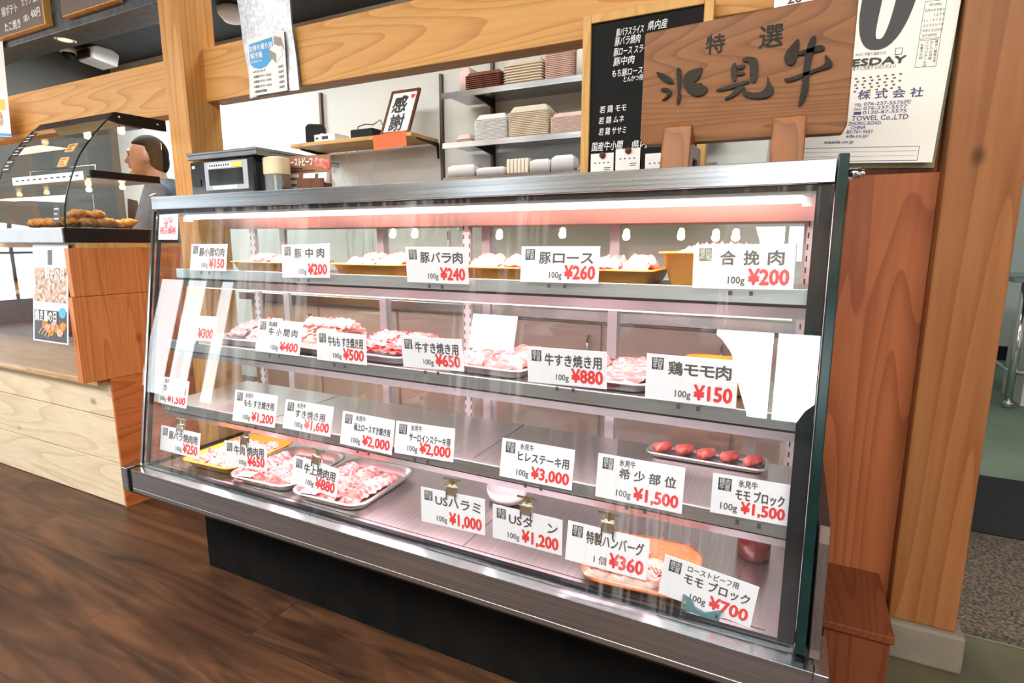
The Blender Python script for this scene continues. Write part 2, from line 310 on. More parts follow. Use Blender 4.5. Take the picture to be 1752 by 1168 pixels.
# ------------------------------------------------------------------ mesh builder
_tx = {}
def text_mesh(s):
    if s not in _tx:
        cu = bpy.data.curves.new('lettering', 'FONT'); cu.body = s; cu.size = 1; cu.resolution_u = 2
        o = bpy.data.objects.new('lettering', cu); COL.objects.link(o); bpy.context.view_layer.update()
        me = bpy.data.meshes.new_from_object(o.evaluated_get(bpy.context.evaluated_depsgraph_get()))
        vs = [v.co.copy() for v in me.vertices]; fs = [tuple(p.vertices) for p in me.polygons]
        bpy.data.objects.remove(o); bpy.data.curves.remove(cu); bpy.data.meshes.remove(me)
        _tx[s] = (vs, fs)
    return _tx[s]
class MB:
    def __init__(s): s.v = []; s.f = []; s.m = []; s.sm = []
    def add(s, vs, fs, mi=0, smooth=False, X=None):
        b = len(s.v)
        s.v += [tuple(X @ Vector(p)) if X is not None else tuple(p) for p in vs]
        for f in fs: s.f.append(tuple(b+i for i in f)); s.m.append(mi); s.sm.append(smooth)
        return s
    def box(s, x0, x1, y0, y1, z0, z1, mi=0, X=None):
        vs = [(x, y, z) for z in (z0, z1) for y in (y0, y1) for x in (x0, x1)]
        return s.add(vs, [(0, 2, 3, 1), (4, 5, 7, 6), (0, 1, 5, 4), (2, 6, 7, 3), (0, 4, 6, 2), (1, 3, 7, 5)], mi, False, X)
    def prism(s, poly, axis, a0, a1, mi=0, X=None):
        """poly is a list of 2D points; axis X -> (y,z), Y -> (x,z), Z -> (x,y)."""
        def P(u, v, a): return {'X': (a, u, v), 'Y': (u, a, v), 'Z': (u, v, a)}[axis]
        n = len(poly); vs = [P(u, v, a0) for u, v in poly]+[P(u, v, a1) for u, v in poly]
        fs = [tuple(range(n-1, -1, -1)), tuple(range(n, 2*n))]+[(i, (i+1) % n, n+(i+1) % n, n+i) for i in range(n)]
        return s.add(vs, fs, mi, False, X)
    def tube(s, pts, r, n=10, mi=0, X=None, closed=False):
        pts = [Vector(p) for p in pts]; rings = []; k = len(pts)
        rs = r if isinstance(r, (list, tuple)) else [r]*k
        up = None
        for i, p in enumerate(pts):
            d = (pts[min(i+1, k-1)]-pts[max(i-1, 0)]).normalized()
            if up is None: up = d.orthogonal().normalized()
            up = (up-d*up.dot(d)).normalized(); sd = d.cross(up)
            rings.append([p+(up*math.cos(2*math.pi*j/n)+sd*math.sin(2*math.pi*j/n))*rs[i] for j in range(n)])
        vs = [q for g in rings for q in g]; fs = []
        for i in range(k-1):
            for j in range(n): fs.append((i*n+j, i*n+(j+1) % n, (i+1)*n+(j+1) % n, (i+1)*n+j))
        s.add(vs, fs, mi, True, X)
        b = len(s.v)-len(vs)
        for g in (list(range(n-1, -1, -1)), list(range((k-1)*n, k*n))):
            s.f.append(tuple(b+i for i in g)); s.m.append(mi); s.sm.append(False)
        return s
    def lathe(s, prof, c=(0, 0, 0), n=20, mi=0, X=None):
        vs = []; fs = []; k = len(prof)
        for r, z in prof:
            for j in range(n): vs.append((c[0]+r*math.cos(2*math.pi*j/n), c[1]+r*math.sin(2*math.pi*j/n), c[2]+z))
        for i in range(k-1):
            for j in range(n): fs.append((i*n+j, i*n+(j+1) % n, (i+1)*n+(j+1) % n, (i+1)*n+j))
        if prof[0][0] > 1e-6: fs.append(tuple(range(n-1, -1, -1)))
        if prof[-1][0] > 1e-6: fs.append(tuple(range((k-1)*n, k*n)))
        return s.add(vs, fs, mi, True, X)
    def grid(s, fn, nu, nv, mi=0, smooth=True, X=None):
        vs = [fn(i/nu, j/nv) for j in range(nv+1) for i in range(nu+1)]
        fs = [(j*(nu+1)+i, j*(nu+1)+i+1, (j+1)*(nu+1)+i+1, (j+1)*(nu+1)+i) for j in range(nv) for i in range(nu)]
        return s.add(vs, fs, mi, smooth, X)
    def text(s, body, h, x, z, y=0, w=None, mi=0, bold=0, al='L', X=None, shear=0, normal='Y'):
        """Flat lettering on a plane facing -Y (local x right, z up); h = em size; w squeezes or stretches to a width."""
        vs, fs = text_mesh(body)
        if not vs: return s
        x0 = min(v.x for v in vs); x1 = max(v.x for v in vs)
        sx = (w/(x1-x0)) if w else h
        off = {'L': -x0*sx, 'C': -(x0+x1)/2*sx, 'R': -x1*sx}[al]
        sh = [(0, 0)] if not bold else [(-bold, 0), (bold, 0), (0, bold), (0, -bold), (bold*.7, bold*.7), (-bold*.7, -bold*.7)]
        for i, (dx, dz) in enumerate(sh):
            P = [(x+off+(v.x*sx)+shear*v.y*h+dx*h, y-i*1e-5, z+v.y*h+dz*h) for v in vs]
            s.add(P, fs, mi, False, X)
        return s
    def build(s, name, mats, parent=None, bevel=0, seg=2, origin=None, local=False):
        me = bpy.data.meshes.new(name)
        o = bpy.data.objects.new(name, me); COL.objects.link(o)
        if not isinstance(mats, (list, tuple)): mats = [mats]
        off = Vector((0, 0, 0))
        if parent is not None:
            o.parent = parent
            if not local: off = wloc(parent)
        elif origin is not None:
            off = Vector(origin); o.location = off
        me.from_pydata([tuple(Vector(p)-off) for p in s.v], [], s.f)
        for m in mats: me.materials.append(m)
        me.polygons.foreach_set('material_index', s.m); me.polygons.foreach_set('use_smooth', s.sm)
        me.update()
        if bevel:
            b = o.modifiers.new('edge', 'BEVEL'); b.width = bevel; b.segments = seg; b.limit_method = 'ANGLE'; b.angle_limit = R(35)
        return o
def wloc(o):
    v = Vector((0, 0, 0))
    while o is not None: v = v+o.location; o = o.parent
    return v
def tag(o, label, cat, group=None):
    o['label'] = label; o['category'] = cat
    if group: o['group'] = group
    return o
def thing(name, label, cat, loc=(0, 0, 0), group=None):
    o = bpy.data.objects.new(name, None); o.empty_display_size = .05; COL.objects.link(o); o.location = loc
    return tag(o, label, cat, group)
def struct(name, mb, m, bevel=0, label=None):
    o = mb.build(name, m, bevel=bevel); o['kind'] = 'structure'
    if label: o['label'] = label
    return o
def dup(o, parent=None):
    c = o.copy(); COL.objects.link(c); c.parent = parent
    for ch in o.children: dup(ch, c)
    return c
def rrect(hx, hy, r, n=5):
    pts = []
    for cx, cy, a0 in ((hx-r, hy-r, 0), (-hx+r, hy-r, 90), (-hx+r, -hy+r, 180), (hx-r, -hy+r, 270)):
        for i in range(n+1):
            a = R(a0+90*i/n); pts.append((cx+r*math.cos(a), cy+r*math.sin(a)))
    return pts
def loft(mb, loops, mi=0, cap0=True, cap1=True, smooth=True, X=None):
    n = len(loops[0]); vs = [p for l in loops for p in l]; fs = []
    for i in range(len(loops)-1):
        for j in range(n): fs.append((i*n+j, i*n+(j+1) % n, (i+1)*n+(j+1) % n, (i+1)*n+j))
    mb.add(vs, fs, mi, smooth, X); b = len(mb.v)-len(vs)
    if cap0: mb.f.append(tuple(b+i for i in range(n-1, -1, -1))); mb.m.append(mi); mb.sm.append(False)
    if cap1: mb.f.append(tuple(b+(len(loops)-1)*n+i for i in range(n))); mb.m.append(mi); mb.sm.append(False)
    return mb
def tray_mb(hx, hy, h, t=.003, taper=.012, lip=.006, r=.03, mi=0):
    """Open tray, base at z=0, rim at z=h."""
    mb = MB()
    def L(ins, z): return [(x, y, z) for x, y in rrect(hx-ins, hy-ins, max(.004, r-ins*.5))]
    loft(mb, [L(taper+lip+.004, 0), L(taper+lip, .003), L(lip+.001, h-.003), L(0, h-.003), L(0, h), L(lip+t, h), L(taper+lip+t, t+.002), L(taper+lip+t+.004, t)], mi)
    return mb

# ================================================================== SETTING
struct('floor', MB().box(-9.3, 3.3, -3.3, 1.62, -.05, 0).box(-9.3, .111, 1.62, 3.1, -.05, 0), M['floor'])
struct('floor_kitchen', MB().box(.112, 3.3, 1.335, 1.53, .0, .15), [M['olive']])
struct('floor_passage', MB().box(.112, 3.3, 1.53, 5.7, 0, .15), M['kfloor'])
wf = MB(); xs = -9.3
for (x0, x1, z0, z1, rad) in WINDOWS:
    wf.box(xs, x0, -3.30, -3.20, 0, 2.6); wf.box(x0, x1, -3.30, -3.20, 0, z0); wf.box(x0, x1, -3.30, -3.20, z1, 2.6); xs = x1
wf.box(xs, 3.3, -3.30, -3.20, 0, 2.6)
struct('wall_front', wf, M['shopwall'])
for i, (x0, x1, z0, z1, rad) in enumerate(WINDOWS):
    fr = MB(); t = .035
    fr.box(x0, x0+t, -3.20, -3.17, z0, z1).box(x1-t, x1, -3.20, -3.17, z0, z1).box(x0, x1, -3.20, -3.17, z0, z0+t).box(x0, x1, -3.20, -3.17, z1-t, z1)
    if i == 0: fr.box(-8.02, -7.94, -3.20, -3.17, z0, z1).box(-7.5, -7.2, -3.20, -3.17, z0, z1)
    if i == 2: fr.box(-.125, -.09, -3.20, -3.17, z0, z1)
    o = struct('window_%d' % (i+1), fr, M['black_metal'])
    g = MB().box(x0, x1, -3.262, -3.256, z0, z1).build('glazing', M['pane'], o); g['kind'] = 'structure'
struct('wall_left', MB().box(-9.4, -9.3, -3.3, -2.6, 0, 2.6).box(-9.4, -9.3, -.4, 3.1, 0, 2.6).box(-9.4, -9.3, -2.6, -.4, 0, .3).box(-9.4, -9.3, -2.6, -.4, 1.75, 2.6), M['shopwall'])
o = struct('window_4', MB().box(-9.3, -9.27, -2.6, -2.56, .3, 1.75).box(-9.3, -9.27, -.44, -.4, .3, 1.75).box(-9.3, -9.27, -1.52, -1.48, .3, 1.75).box(-9.3, -9.27, -2.56, -.44, .9, .93), M['black_metal'])
MB().box(-9.36, -9.354, -2.6, -.4, .3, 1.75).build('glazing', M['pane'], o)['kind'] = 'structure'
struct('wall_right', MB().box(3.3, 3.4, -3.3, 5.7, 0, 2.6), M['wall_pass'])
struct('wall_back', MB().box(-5.36, .55, 3.0, 3.1, 0, 2.5).box(.50, .55, 3.1, 5.6, 0, 2.5), M['wall'])
struct('wall_side', MB().box(-5.36, -5.26, 1.62, 3.0, 0, 2.5), M['wall_grey'])
struct('wall_passage', MB().box(.5, 3.3, 5.6, 5.7, .15, 2.5), M['wall_pass'])
struct('baseboard_passage', MB().box(.55, 3.3, 5.585, 5.6, .15, .26), M['black'])
struct('ceiling', MB().box(-9.3, 3.3, -3.3, 1.62, 2.6, 2.66), M['ceil'])
struct('ceiling_kitchen', MB().box(-5.36, 3.3, 1.62, 5.7, 2.49, 2.55), M['ceil_dark'])
struct('soffit', MB().box(-9.3, -2.2, 1.487, 1.62, 1.95, 2.6), M['soffit'], bevel=.004)
struct('post', MB().box(-2.2, -2.081, 1.45, 1.588, 0, 2.6), M['post'], bevel=.003)
struct('beam', MB().box(-2.081, .2415, 1.53, 1.60, 1.583, 1.774), M['beam'], bevel=.003)
struct('beam_warmer', MB().box(-9.3, -2.2, 1.53, 1.60, 1.558, 1.762), M['beam'], bevel=.003)
struct('pillar', MB().box(.2415, .362, 1.38, 1.50, .236, 2.6), M['pillar'], bevel=.004)
struct('pillar_base', MB().box(.234, .378, 1.365, 1.515, .15, .236), M['base'], bevel=.006)
struct('wall_board', MB().box(.085, .2415, 1.42, 1.45, 0, 1.19), M['panel'], bevel=.002)
struct('wall_board_upper', MB().box(-.06, .2415, 1.455, 1.48, 1.12, 2.6), M['panel'], bevel=.002)

# customers' side: frames of the added fill panels, and fittings mirrored in the case glass
for i, (x, y) in enumerate(CEIL):
    o = MB().box(x-1.22, x+1.22, y-.57, y-.555, 2.57, 2.6).box(x-1.22, x+1.22, y+.555, y+.57, 2.57, 2.6).box(x-1.22, x-1.205, y-.555, y+.555, 2.57, 2.6).box(x+1.205, x+1.22, y-.555, y+.555, 2.57, 2.6).build('fill_panel_frame', M['enamel'], origin=(x, y, 2.6))
    tag(o, 'white frame of an added fill panel over the customers, %s' % ('before the meat case', 'over the camera aisle', 'nearest the cedar pillar', 'nearest the far shop window')[i], 'ceiling light', 'added fill panels')
SPOTS = [(-4.10, -2.9, 2.43), (-3.80, -2.9, 2.43), (-2.74, -2.9, 2.41), (-2.05, -2.9, 2.42), (-1.42, -2.9, 2.40), (-.93, -2.9, 2.40), (-.64, -2.9, 2.39), (-.48, -2.9, 2.39), (-.14, -2.9, 2.37), (.25, -2.9, 2.35)]
for x, y, z in SPOTS:
    t = thing('pendant_lamp', 'small bare warm bulb hanging near the front windows', 'lamp', (x, y, 2.6), 'pendant bulbs by the front windows')
    MB().tube([(x, y, 2.6), (x, y, z+.07)], .004, 6).build('cord', M['black'], t)
    MB().lathe([(.0, .075), (.018, .075), (.02, .035), (.016, .03)], (x, y, z), 12).build('socket', M['black'], t)
    MB().lathe([(0, -.032), (.018, -.027), (.030, -.008), (.030, .010), (.016, .032), (.0, .034)], (x, y, z), 14).build('bulb', M['warm'], t)
    l = bpy.data.lights.new('pendant_glow', 'POINT'); l.energy = 9; l.color = (1, .74, .44); l.shadow_soft_size = .034
    lo = bpy.data.objects.new('pendant_glow', l); COL.objects.link(lo); lo.location = (0, 0, z-2.6-.04); lo.parent = t
# curtain added at the big front window to shape its reflection in the case glass
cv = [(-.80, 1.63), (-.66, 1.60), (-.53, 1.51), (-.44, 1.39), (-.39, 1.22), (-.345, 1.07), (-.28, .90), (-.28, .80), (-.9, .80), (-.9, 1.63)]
tag(MB().prism(cv, 'Y', -3.13, -3.11).build('window_curtain', M['soffit'], origin=(-.6, -3.12, 1.63)), 'dark curtain added at the window behind the customers to shape its reflection', 'curtain')
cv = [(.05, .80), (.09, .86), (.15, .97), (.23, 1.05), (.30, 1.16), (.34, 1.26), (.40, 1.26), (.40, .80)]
tag(MB().prism(cv, 'Y', -3.13, -3.11).build('window_blocker_low', M['soffit'], origin=(.3, -3.12, .8)), 'dark low drape added at the lower corner of the front window to shape its reflection', 'blocker')  # dark piece added to cut the lower edge of the mirrored window

# ================================================================== MEAT DISPLAY CASE
case = thing('meat_display_case', 'long glass fronted stainless steel refrigerated meat case on the dark floor', 'display case', (-.82, 1.2, 0))
XL, XR = -1.70, .045
def GY(z): return .930+(z-.40)*.155                     # sloping front glass plane
MB().box(-1.66, .04, 1.085, 1.49, 0, .274).build('kick_plate', M['kick'], case)
MB().prism([(.965, .275), (1.52, .275), (1.52, .395), (.945, .395), (.945, .33)], 'X', -1.70, .058).build('body', M['kick'], case)
rail = MB().prism([(.900, .395), (.900, .389), (.9009, .3881), (.9009, .3379), (.900, .337), (.900, .3272), (.9012, .326), (.945, .287), (.955, .287), (.955, .40), (.945, .40), (.93, .3955)], 'X', -1.70, .072).build('front_rail', M['steel'], case, bevel=.0006)
MB().prism([(.897, .397), (.897, .325), (.95, .282), (.99, .282), (.99, .397)], 'X', -1.745, -1.716).build('end_cap', M['steel'], case, bevel=.002)
MB().prism([(.905, .392), (.905, .328), (.95, .285), (.99, .285), (.99, .392)], 'X', -1.716, -1.7002).build('end_gap', M['black'], case)
MB().prism([(.8975, .397), (.8975, .327), (.95, .284), (1.0, .284), (1.0, .397)], 'X', .0722, .094).build('end_cap', M['steel'], case, bevel=.002)
ch = MB().prism([(.93, .397), (1.50, .397), (1.50, .60), (.985, .60), (.972, .575), (.935, .41)], 'X', .066, .082).build('side_cheek', M['steel_side'], case, bevel=.001)
MB().prism([(1.0, 0.02), (1.50, .02), (1.50, .396), (1.0, .396)], 'X', .059, .068).build('side_plate', M['kick'], case)
deck = MB().prism([(.948, .396), (1.32, .396), (1.46, .47), (1.46, .45), (1.33, .385), (.948, .385)], 'X', -1.665, .030).build('deck', M['steel_warm'], case)
for x in (-1.24, -.606, -.05): MB().box(x-.001, x+.001, .972, 1.318, .3962, .3967).build('pan_seam', M['slot'], deck)
MB().box(-1.62, .0, .970, .972, .3962, .3967).build('pan_seam', M['slot'], deck)
MB().box(-1.675, .038, .936, .948, .386, .404).build('glass_channel', M['gasket'], case)
MB().prism([(GY(.397), .397), (GY(1.142), 1.142), (GY(1.142)+.006, 1.142), (GY(.397)+.006, .397)], 'X', XL+.012, XR-.002).build('front_glass', M['glass'], case)
def strip(x0, x1, d0, d1): return MB().prism([(GY(.40)+d0, .40), (GY(1.14)+d0, 1.14), (GY(1.14)+d1, 1.14), (GY(.40)+d1, .40)], 'X', x0, x1)
strip(.019, .0445, .0068, .012).build('glass_border', M['gasket'], case)
strip(-1.684, -1.672, .0068, .012).build('glass_border', M['gasket'], case)
strip(-1.7005, -1.693, -.001, .008).build('edge_trim', M['chrome'], case)
sidep = [(GY(.40)-.004, .40), (GY(1.185)-.012, 1.185), (GY(1.185)+.004, 1.192), (1.07, 1.192), (1.08, 1.14), (1.50, 1.14), (1.50, .40)]
MB().prism(sidep, 'X', -1.7, -1.693).build('side_glass', M['glass_side'], case)
MB().prism([(GY(.40), .40), (GY(1.185), 1.185), (1.50, 1.18), (1.50, .40)], 'X', .047, .058).build('side_panel', M['enamel'], case)
MB().prism([(GY(.402)-.006, .402), (GY(1.185)-.008, 1.187), (GY(1.185)+.012, 1.190), (GY(.402)+.02, .402)], 'X', .0455, .0605).build('glass_edge', M['glass_edge'], case, bevel=.0015)
MB().tube([(.0605, 1.065, 1.158), (.078, 1.065, 1.158)], .0085, 14).tube([(.078, 1.065, 1.158), (.084, 1.065, 1.158)], .006, 14).build('stand_off_knob', M['chrome'], case)
MB().prism([(1.045, 1.181), (1.045, 1.144), (1.052, 1.142), (1.06, 1.142), (1.06, 1.16), (1.48, 1.16), (1.48, 1.142), (1.50, 1.142), (1.50, 1.181)], 'X', -1.703, .0445).build('top_panel', M['steel'], case, bevel=.0015)
MB().box(-1.69, .04, 1.052, 1.060, 1.134, 1.142).build('top_gasket', M['gasket'], case)
MB().box(-1.68, .038, 1.062, 1.19, 1.128, 1.158).build('lamp_housing', M['enamel'], case)
rf = MB().prism([(1.175, 1.128), (1.27, 1.094), (1.30, 1.094), (1.30, 1.128)], 'X', -1.665, .03).build('lamp_reflector', M['reflector'], case)
lt = MB().tube([(-1.60, 1.088, 1.1225), (-.0, 1.088, 1.1225)], .0065, 12).build('lamp_tube', M['pink_tube'], case)
for x in (-1.615, 0): MB().box(x, x+.015, 1.078, 1.098, 1.110, 1.128).build('tube_holder', M['enamel'], lt)
area('case_tube_light', (-.80, 1.10, 1.1275), (0, 0, 0), 1.6, .06, 14, (1, .70, .75))
# shelves
def shelf(yf, zt, yb, led, name):
    s = MB().prism([(yf+.004, zt), (yb, zt), (yb, zt-.006), (yf+.03, zt-.008), (yf+.012, zt-.02), (yf+.004, zt-.02)], 'X', -1.665, .030).build('shelf', M['steel_warm'], case)
    MB().box(-1.665, .032, yf-.004, yf+.004, zt-.020, zt+.007).build('price_rail', M['shelf_edge'], s, bevel=.001)
    MB().box(-1.665, .032, yf+.0045, yf+.008, zt-.026, zt-.019).build('rail_groove', M['slot'], s)
    MB().prism([(yf+.004, zt-.026), (yf+.008, zt-.026), (yf+.020, zt-.047), (yf+.045, zt-.040), (yf+.045, zt-.022)], 'X', -1.665, .032).build('light_cover', M['shelf_edge'], s)
    if led:
        MB().box(-1.64, .0, yf+.021, yf+.027, zt-.0500, zt-.0470).build('light_strip', M['pink_led'], s)
    for x in (-1.24, -.606): MB().box(x-.0008, x+.0008, yf+.03, yb-.002, zt+.0002, zt+.0007).build('pan_seam', M['slot'], s)
    for x in (-1.655, -.812, .022): MB().prism([(yf+.06, zt-.008), (yb+.035, zt-.008), (yb+.035, zt-.05), (yb, zt-.045)], 'X', x-.0015, x+.0015).build('bracket', M['enamel'], s)
    return s
shelf(1.078, .966, 1.325, True, 's1'); shelf(1.030, .758, 1.300, False, 's2'); shelf(.992, .581, 1.285, False, 's3')
area('case_shelf_light', (-.82, 1.140, .936), (0, 0, 0), 1.6, .03, 6.5, (1, .70, .76))
area('case_shelf_fill_low', (-.82, 1.092, .728), (0, 0, 0), 1.6, .03, 5, (1, .72, .78))  # added fill hidden behind the cover; this shelf has no light strip
area('case_deck_fill', (-.82, 1.054, .551), (0, 0, 0), 1.6, .03, 7.5, (1, .70, .77))  # added fill under the third shelf to brighten the deck, no strip there
for x in (-1.656, -.812, .026):
    u = MB().box(x-.012, x+.012, 1.345, 1.357, .44, 1.128)
    for k in range(27): u.box(x-.0105, x-.0075, 1.3445, 1.3451, .46+k*.024, .472+k*.024, 1).box(x+.0075, x+.0105, 1.3445, 1.3451, .46+k*.024, .472+k*.024, 1)
    u.build('upright', [M['enamel'], M['slot']], case)
# rear sliding doors
for k, (x0, x1, y) in enumerate(((-1.67, -1.20, 1.470), (-1.225, -.80, 1.484), (-.835, -.42, 1.470), (-.445, .035, 1.484))):
    d = MB().box(x0, x0+.026, y, y+.012, .47, 1.128).box(x1-.026, x1, y, y+.012, .47, 1.128).box(x0+.026, x1-.026, y, y+.012, .47, .495).box(x0+.026, x1-.026, y, y+.012, 1.095, 1.128).build('sliding_door', M['enamel'], case)
    MB().box(x0+.02, x1-.02, y+.004, y+.008, .49, 1.1).build('pane', M['glass_side'], d)
MB().box(-1.69, .046, 1.465, 1.50, .395, .47).box(-1.69, .046, 1.465, 1.50, 1.128, 1.142).build('door_track', M['steel_side'], case)
# price notice stuck inside the glass
def sheet(mb, cx, cz, wd, hh, y, t=.0006, mi=0): return mb.box(cx-wd/2, cx+wd/2, y, y+t, cz-hh/2, cz+hh/2, mi)
st = MB().box(-.043, .043, -.0006, .0002, -.036, .036, 0)
st.text('表示価格は', .012, 0, .019, -.0009, w=.05, mi=2, al='C'); st.text('全て', .024, 0, .000, -.0009, w=.040, mi=1, bold=.03, al='C')
st.text('税込価格', .022, 0, -.0185, -.0009, w=.072, mi=1, bold=.03, al='C'); st.text('です', .011, 0, -.031, -.0009, w=.016, mi=2, al='C')
so = st.build('notice_sticker', [M['white'], M['red'], M['greyink']], case, local=True)
so.location = Vector((-1.622, GY(1.094)-.0008, 1.094))-wloc(case); so.rotation_euler = (R(-8.8), 0, 0)

# ------------------------------------------------------------------ price cards
# y, x, z(bottom), width, height, roll, yaw, tilt, small line, name lines, weight, price, holder, words, where
CARDS = [
 (1.062, -1.504, .967, .155, .080, -.2, -.1, 9.3, '', '豚小間切肉', '100g', '¥150', 'rail', '150 yen', 'far left of the top shelf'),
 (1.062, -1.123, .958, .164, .089, -1.4, .2, 5.1, '', '豚 中 肉', '100g', '¥200', 'rail', '200 yen medium pork', 'left of the belly pork card on the top shelf'),
 (1.062, -.719, .957, .164, .084, .1, -.1, -3.5, '', '豚バラ肉', '100g', '¥240', 'rail', '240 yen', 'on the top shelf'),
 (1.062, -.428, .967, .169, .077, -.3, -.2, 6.5, '', '豚ロース', '100g', '¥260', 'rail', '260 yen', 'on the top shelf'),
 (1.062, -.084, .967, .164, .081, -.9, .7, 1.4, '', '合 挽 肉', '100g', '¥200', 'rail', '200 yen mixed mince', 'with a coloured emblem at the right end of the top shelf'),
 (1.018, -1.521, .771, .156, .075, -1.0, -.1, 15, '', '', '', '¥300', 'rail', '300 yen', 'far left of the second shelf'),
 (1.018, -1.197, .761, .162, .091, -.2, 0, 13.5, '富山県産', '牛小間肉', '100g', '¥400', 'rail', '400 yen', 'on the second shelf'),
 (1.018, -.974, .759, .158, .077, -.2, 0, 2.4, '', '牛もも すき焼き用', '100g', '¥500', 'rail', '500 yen', 'on the second shelf'),
 (1.018, -.705, .770, .162, .075, -1.7, -.2, -4.5, '', '牛すき焼き用', '100g', '¥650', 'rail', '650 yen sukiyaki beef', 'on the second shelf'),
 (1.018, -.389, .769, .166, .077, -1.2, -.2, -2.3, '', '牛すき焼き用', '100g', '¥880', 'rail', '880 yen sukiyaki beef', 'on the second shelf'),
 (1.018, -.154, .763, .158, .088, -.2, -.1, 2.2, '', '鶏モモ肉', '100g', '¥150', 'rail', '150 yen chicken thigh', 'at the right end of the second shelf'),
 (.982, -1.615, .576, .150, .083, 1.3, .2, 12.0, '氷見牛', 'カルビ焼肉用', '100g', '¥1,500', 'rail', '1,500 yen rib meat', 'far left of the third shelf'),
 (.982, -1.262, .570, .161, .088, -.6, .5, 12.6, '氷見牛', 'もも すき焼き用', '100g', '¥1,200', 'rail', '1,200 yen', 'on the third shelf'),
 (.982, -1.070, .577, .162, .078, -.1, .5, 13.7, '氷見牛', 'すき焼き用', '100g', '¥1,600', 'rail', '1,600 yen', 'on the third shelf'),
 (.980, -.878, .566, .156, .084, .8, .3, 11, '氷見牛', '極上ロースすき焼き用', '100g', '¥2,000', 'rail', '2,000 yen loin', 'left one of the two adjoining cards on the third shelf'),
 (.980, -.712, .575, .157, .077, -1.4, .6, 11, '氷見牛', 'サーロインステーキ用', '100g', '¥2,000', 'rail', '2,000 yen sirloin', 'right one of the two adjoining cards on the third shelf'),
 (.982, -.440, .568, .159, .084, .3, 1.0, 9.8, '氷見牛', 'ヒレステーキ用', '100g', '¥3,000', 'rail', '3,000 yen', 'on the third shelf'),
 (.982, -.231, .567, .161, .088, .7, 1.5, 7.5, '氷見牛', '希少部位', '100g', '¥1,500', 'rail', '1,500 yen rare cut', 'on the third shelf beside the 3,000 yen card'),
 (.982, -.040, .583, .124, .075, .4, 3, 3, '氷見牛', 'モモ ブロック', '100g', '¥1,500', 'rail', '1,500 yen thigh block', 'at the right end of the third shelf'),
 (.975, -1.585, .432, .178, .078, 0, .3, 10, '', '豚バラ焼肉用', '100g', '¥250', 'clip', '250 yen', 'hanging over the orange tray'),
 (.975, -1.298, .442, .162, .074, -4.4, 1.0, 8.3, '', '牛肉 焼肉用', '100g', '¥650', 'clip', '650 yen grill beef', 'hanging over the steel tray at the left of the deck'),
 (.975, -1.050, .430, .154, .076, 3.3, .1, 10, '', '牛上焼肉用', '100g', '¥880', 'clip', '880 yen grill beef', 'hanging over the larger steel tray on the deck'),
 (.975, -.634, .427, .163, .085, -1.2, .9, 2.3, '', 'USハラミ', '100g', '¥1,000', 'clip', '1,000 yen', 'hanging over the bare deck'),
 (.975, -.454, .430, .157, .080, .2, -.1, -.3, '', 'USタ　ン', '100g', '¥1,200', 'clip', '1,200 yen tongue', 'hanging over the bare deck'),
 (.957, -.282, .435, .158, .082, 1.6, 2.3, 7.2, '', '特製ハンバーグ', '1 個', '¥360', 'clip', '360 yen', 'hanging in front of the raw patties'),
 (.960, -.102, .4065, .158, .083, 6.6, -.3, .3, 'ローストビーフ用', 'モモ ブロック', '100g', '¥700', 'foot', '700 yen', 'in a blue green foot at the near right corner of the deck'),
]
CARD_LABELS = ['chopped pork, far left of the top shelf', 'medium pork, second from the left on the top shelf', 'pork belly, in the middle of the top shelf', 'pork loin, right of the pork belly card on the top shelf', 'mixed mince with a coloured emblem, right end of the top shelf', 'an item lost in window glare, far left of the second shelf', 'chopped beef with a small heading, on the second shelf', 'beef thigh sukiyaki, between chopped beef and sukiyaki beef on the second shelf', 'sukiyaki beef, the slightly tilted one in the middle of the second shelf', 'sukiyaki beef, next to the chicken thigh card', 'chicken thigh, right end of the second shelf', 'rib barbecue beef, far left of the third shelf', 'thigh sukiyaki, second along the third shelf', 'plain sukiyaki, third along the third shelf', 'loin sukiyaki, left of the touching pair on the third shelf', 'sirloin steak, right of the touching pair on the third shelf', 'fillet steak, alone in the middle of the third shelf', 'rare cuts, beside the fillet steak card', 'thigh block, right end of the third shelf', 'pork belly barbecue, clipped above the deck orange tray', 'barbecue beef, clipped above the smaller deck steel tray', 'finer barbecue beef, clipped above the larger deck steel tray', 'US skirt, clipped above the bare deck left of the US tongue card', 'US tongue, clipped between the US skirt and hamburg cards', 'hamburg patties, clipped above the patty tray', 'roast beef block, in a blue foot at the case corner']
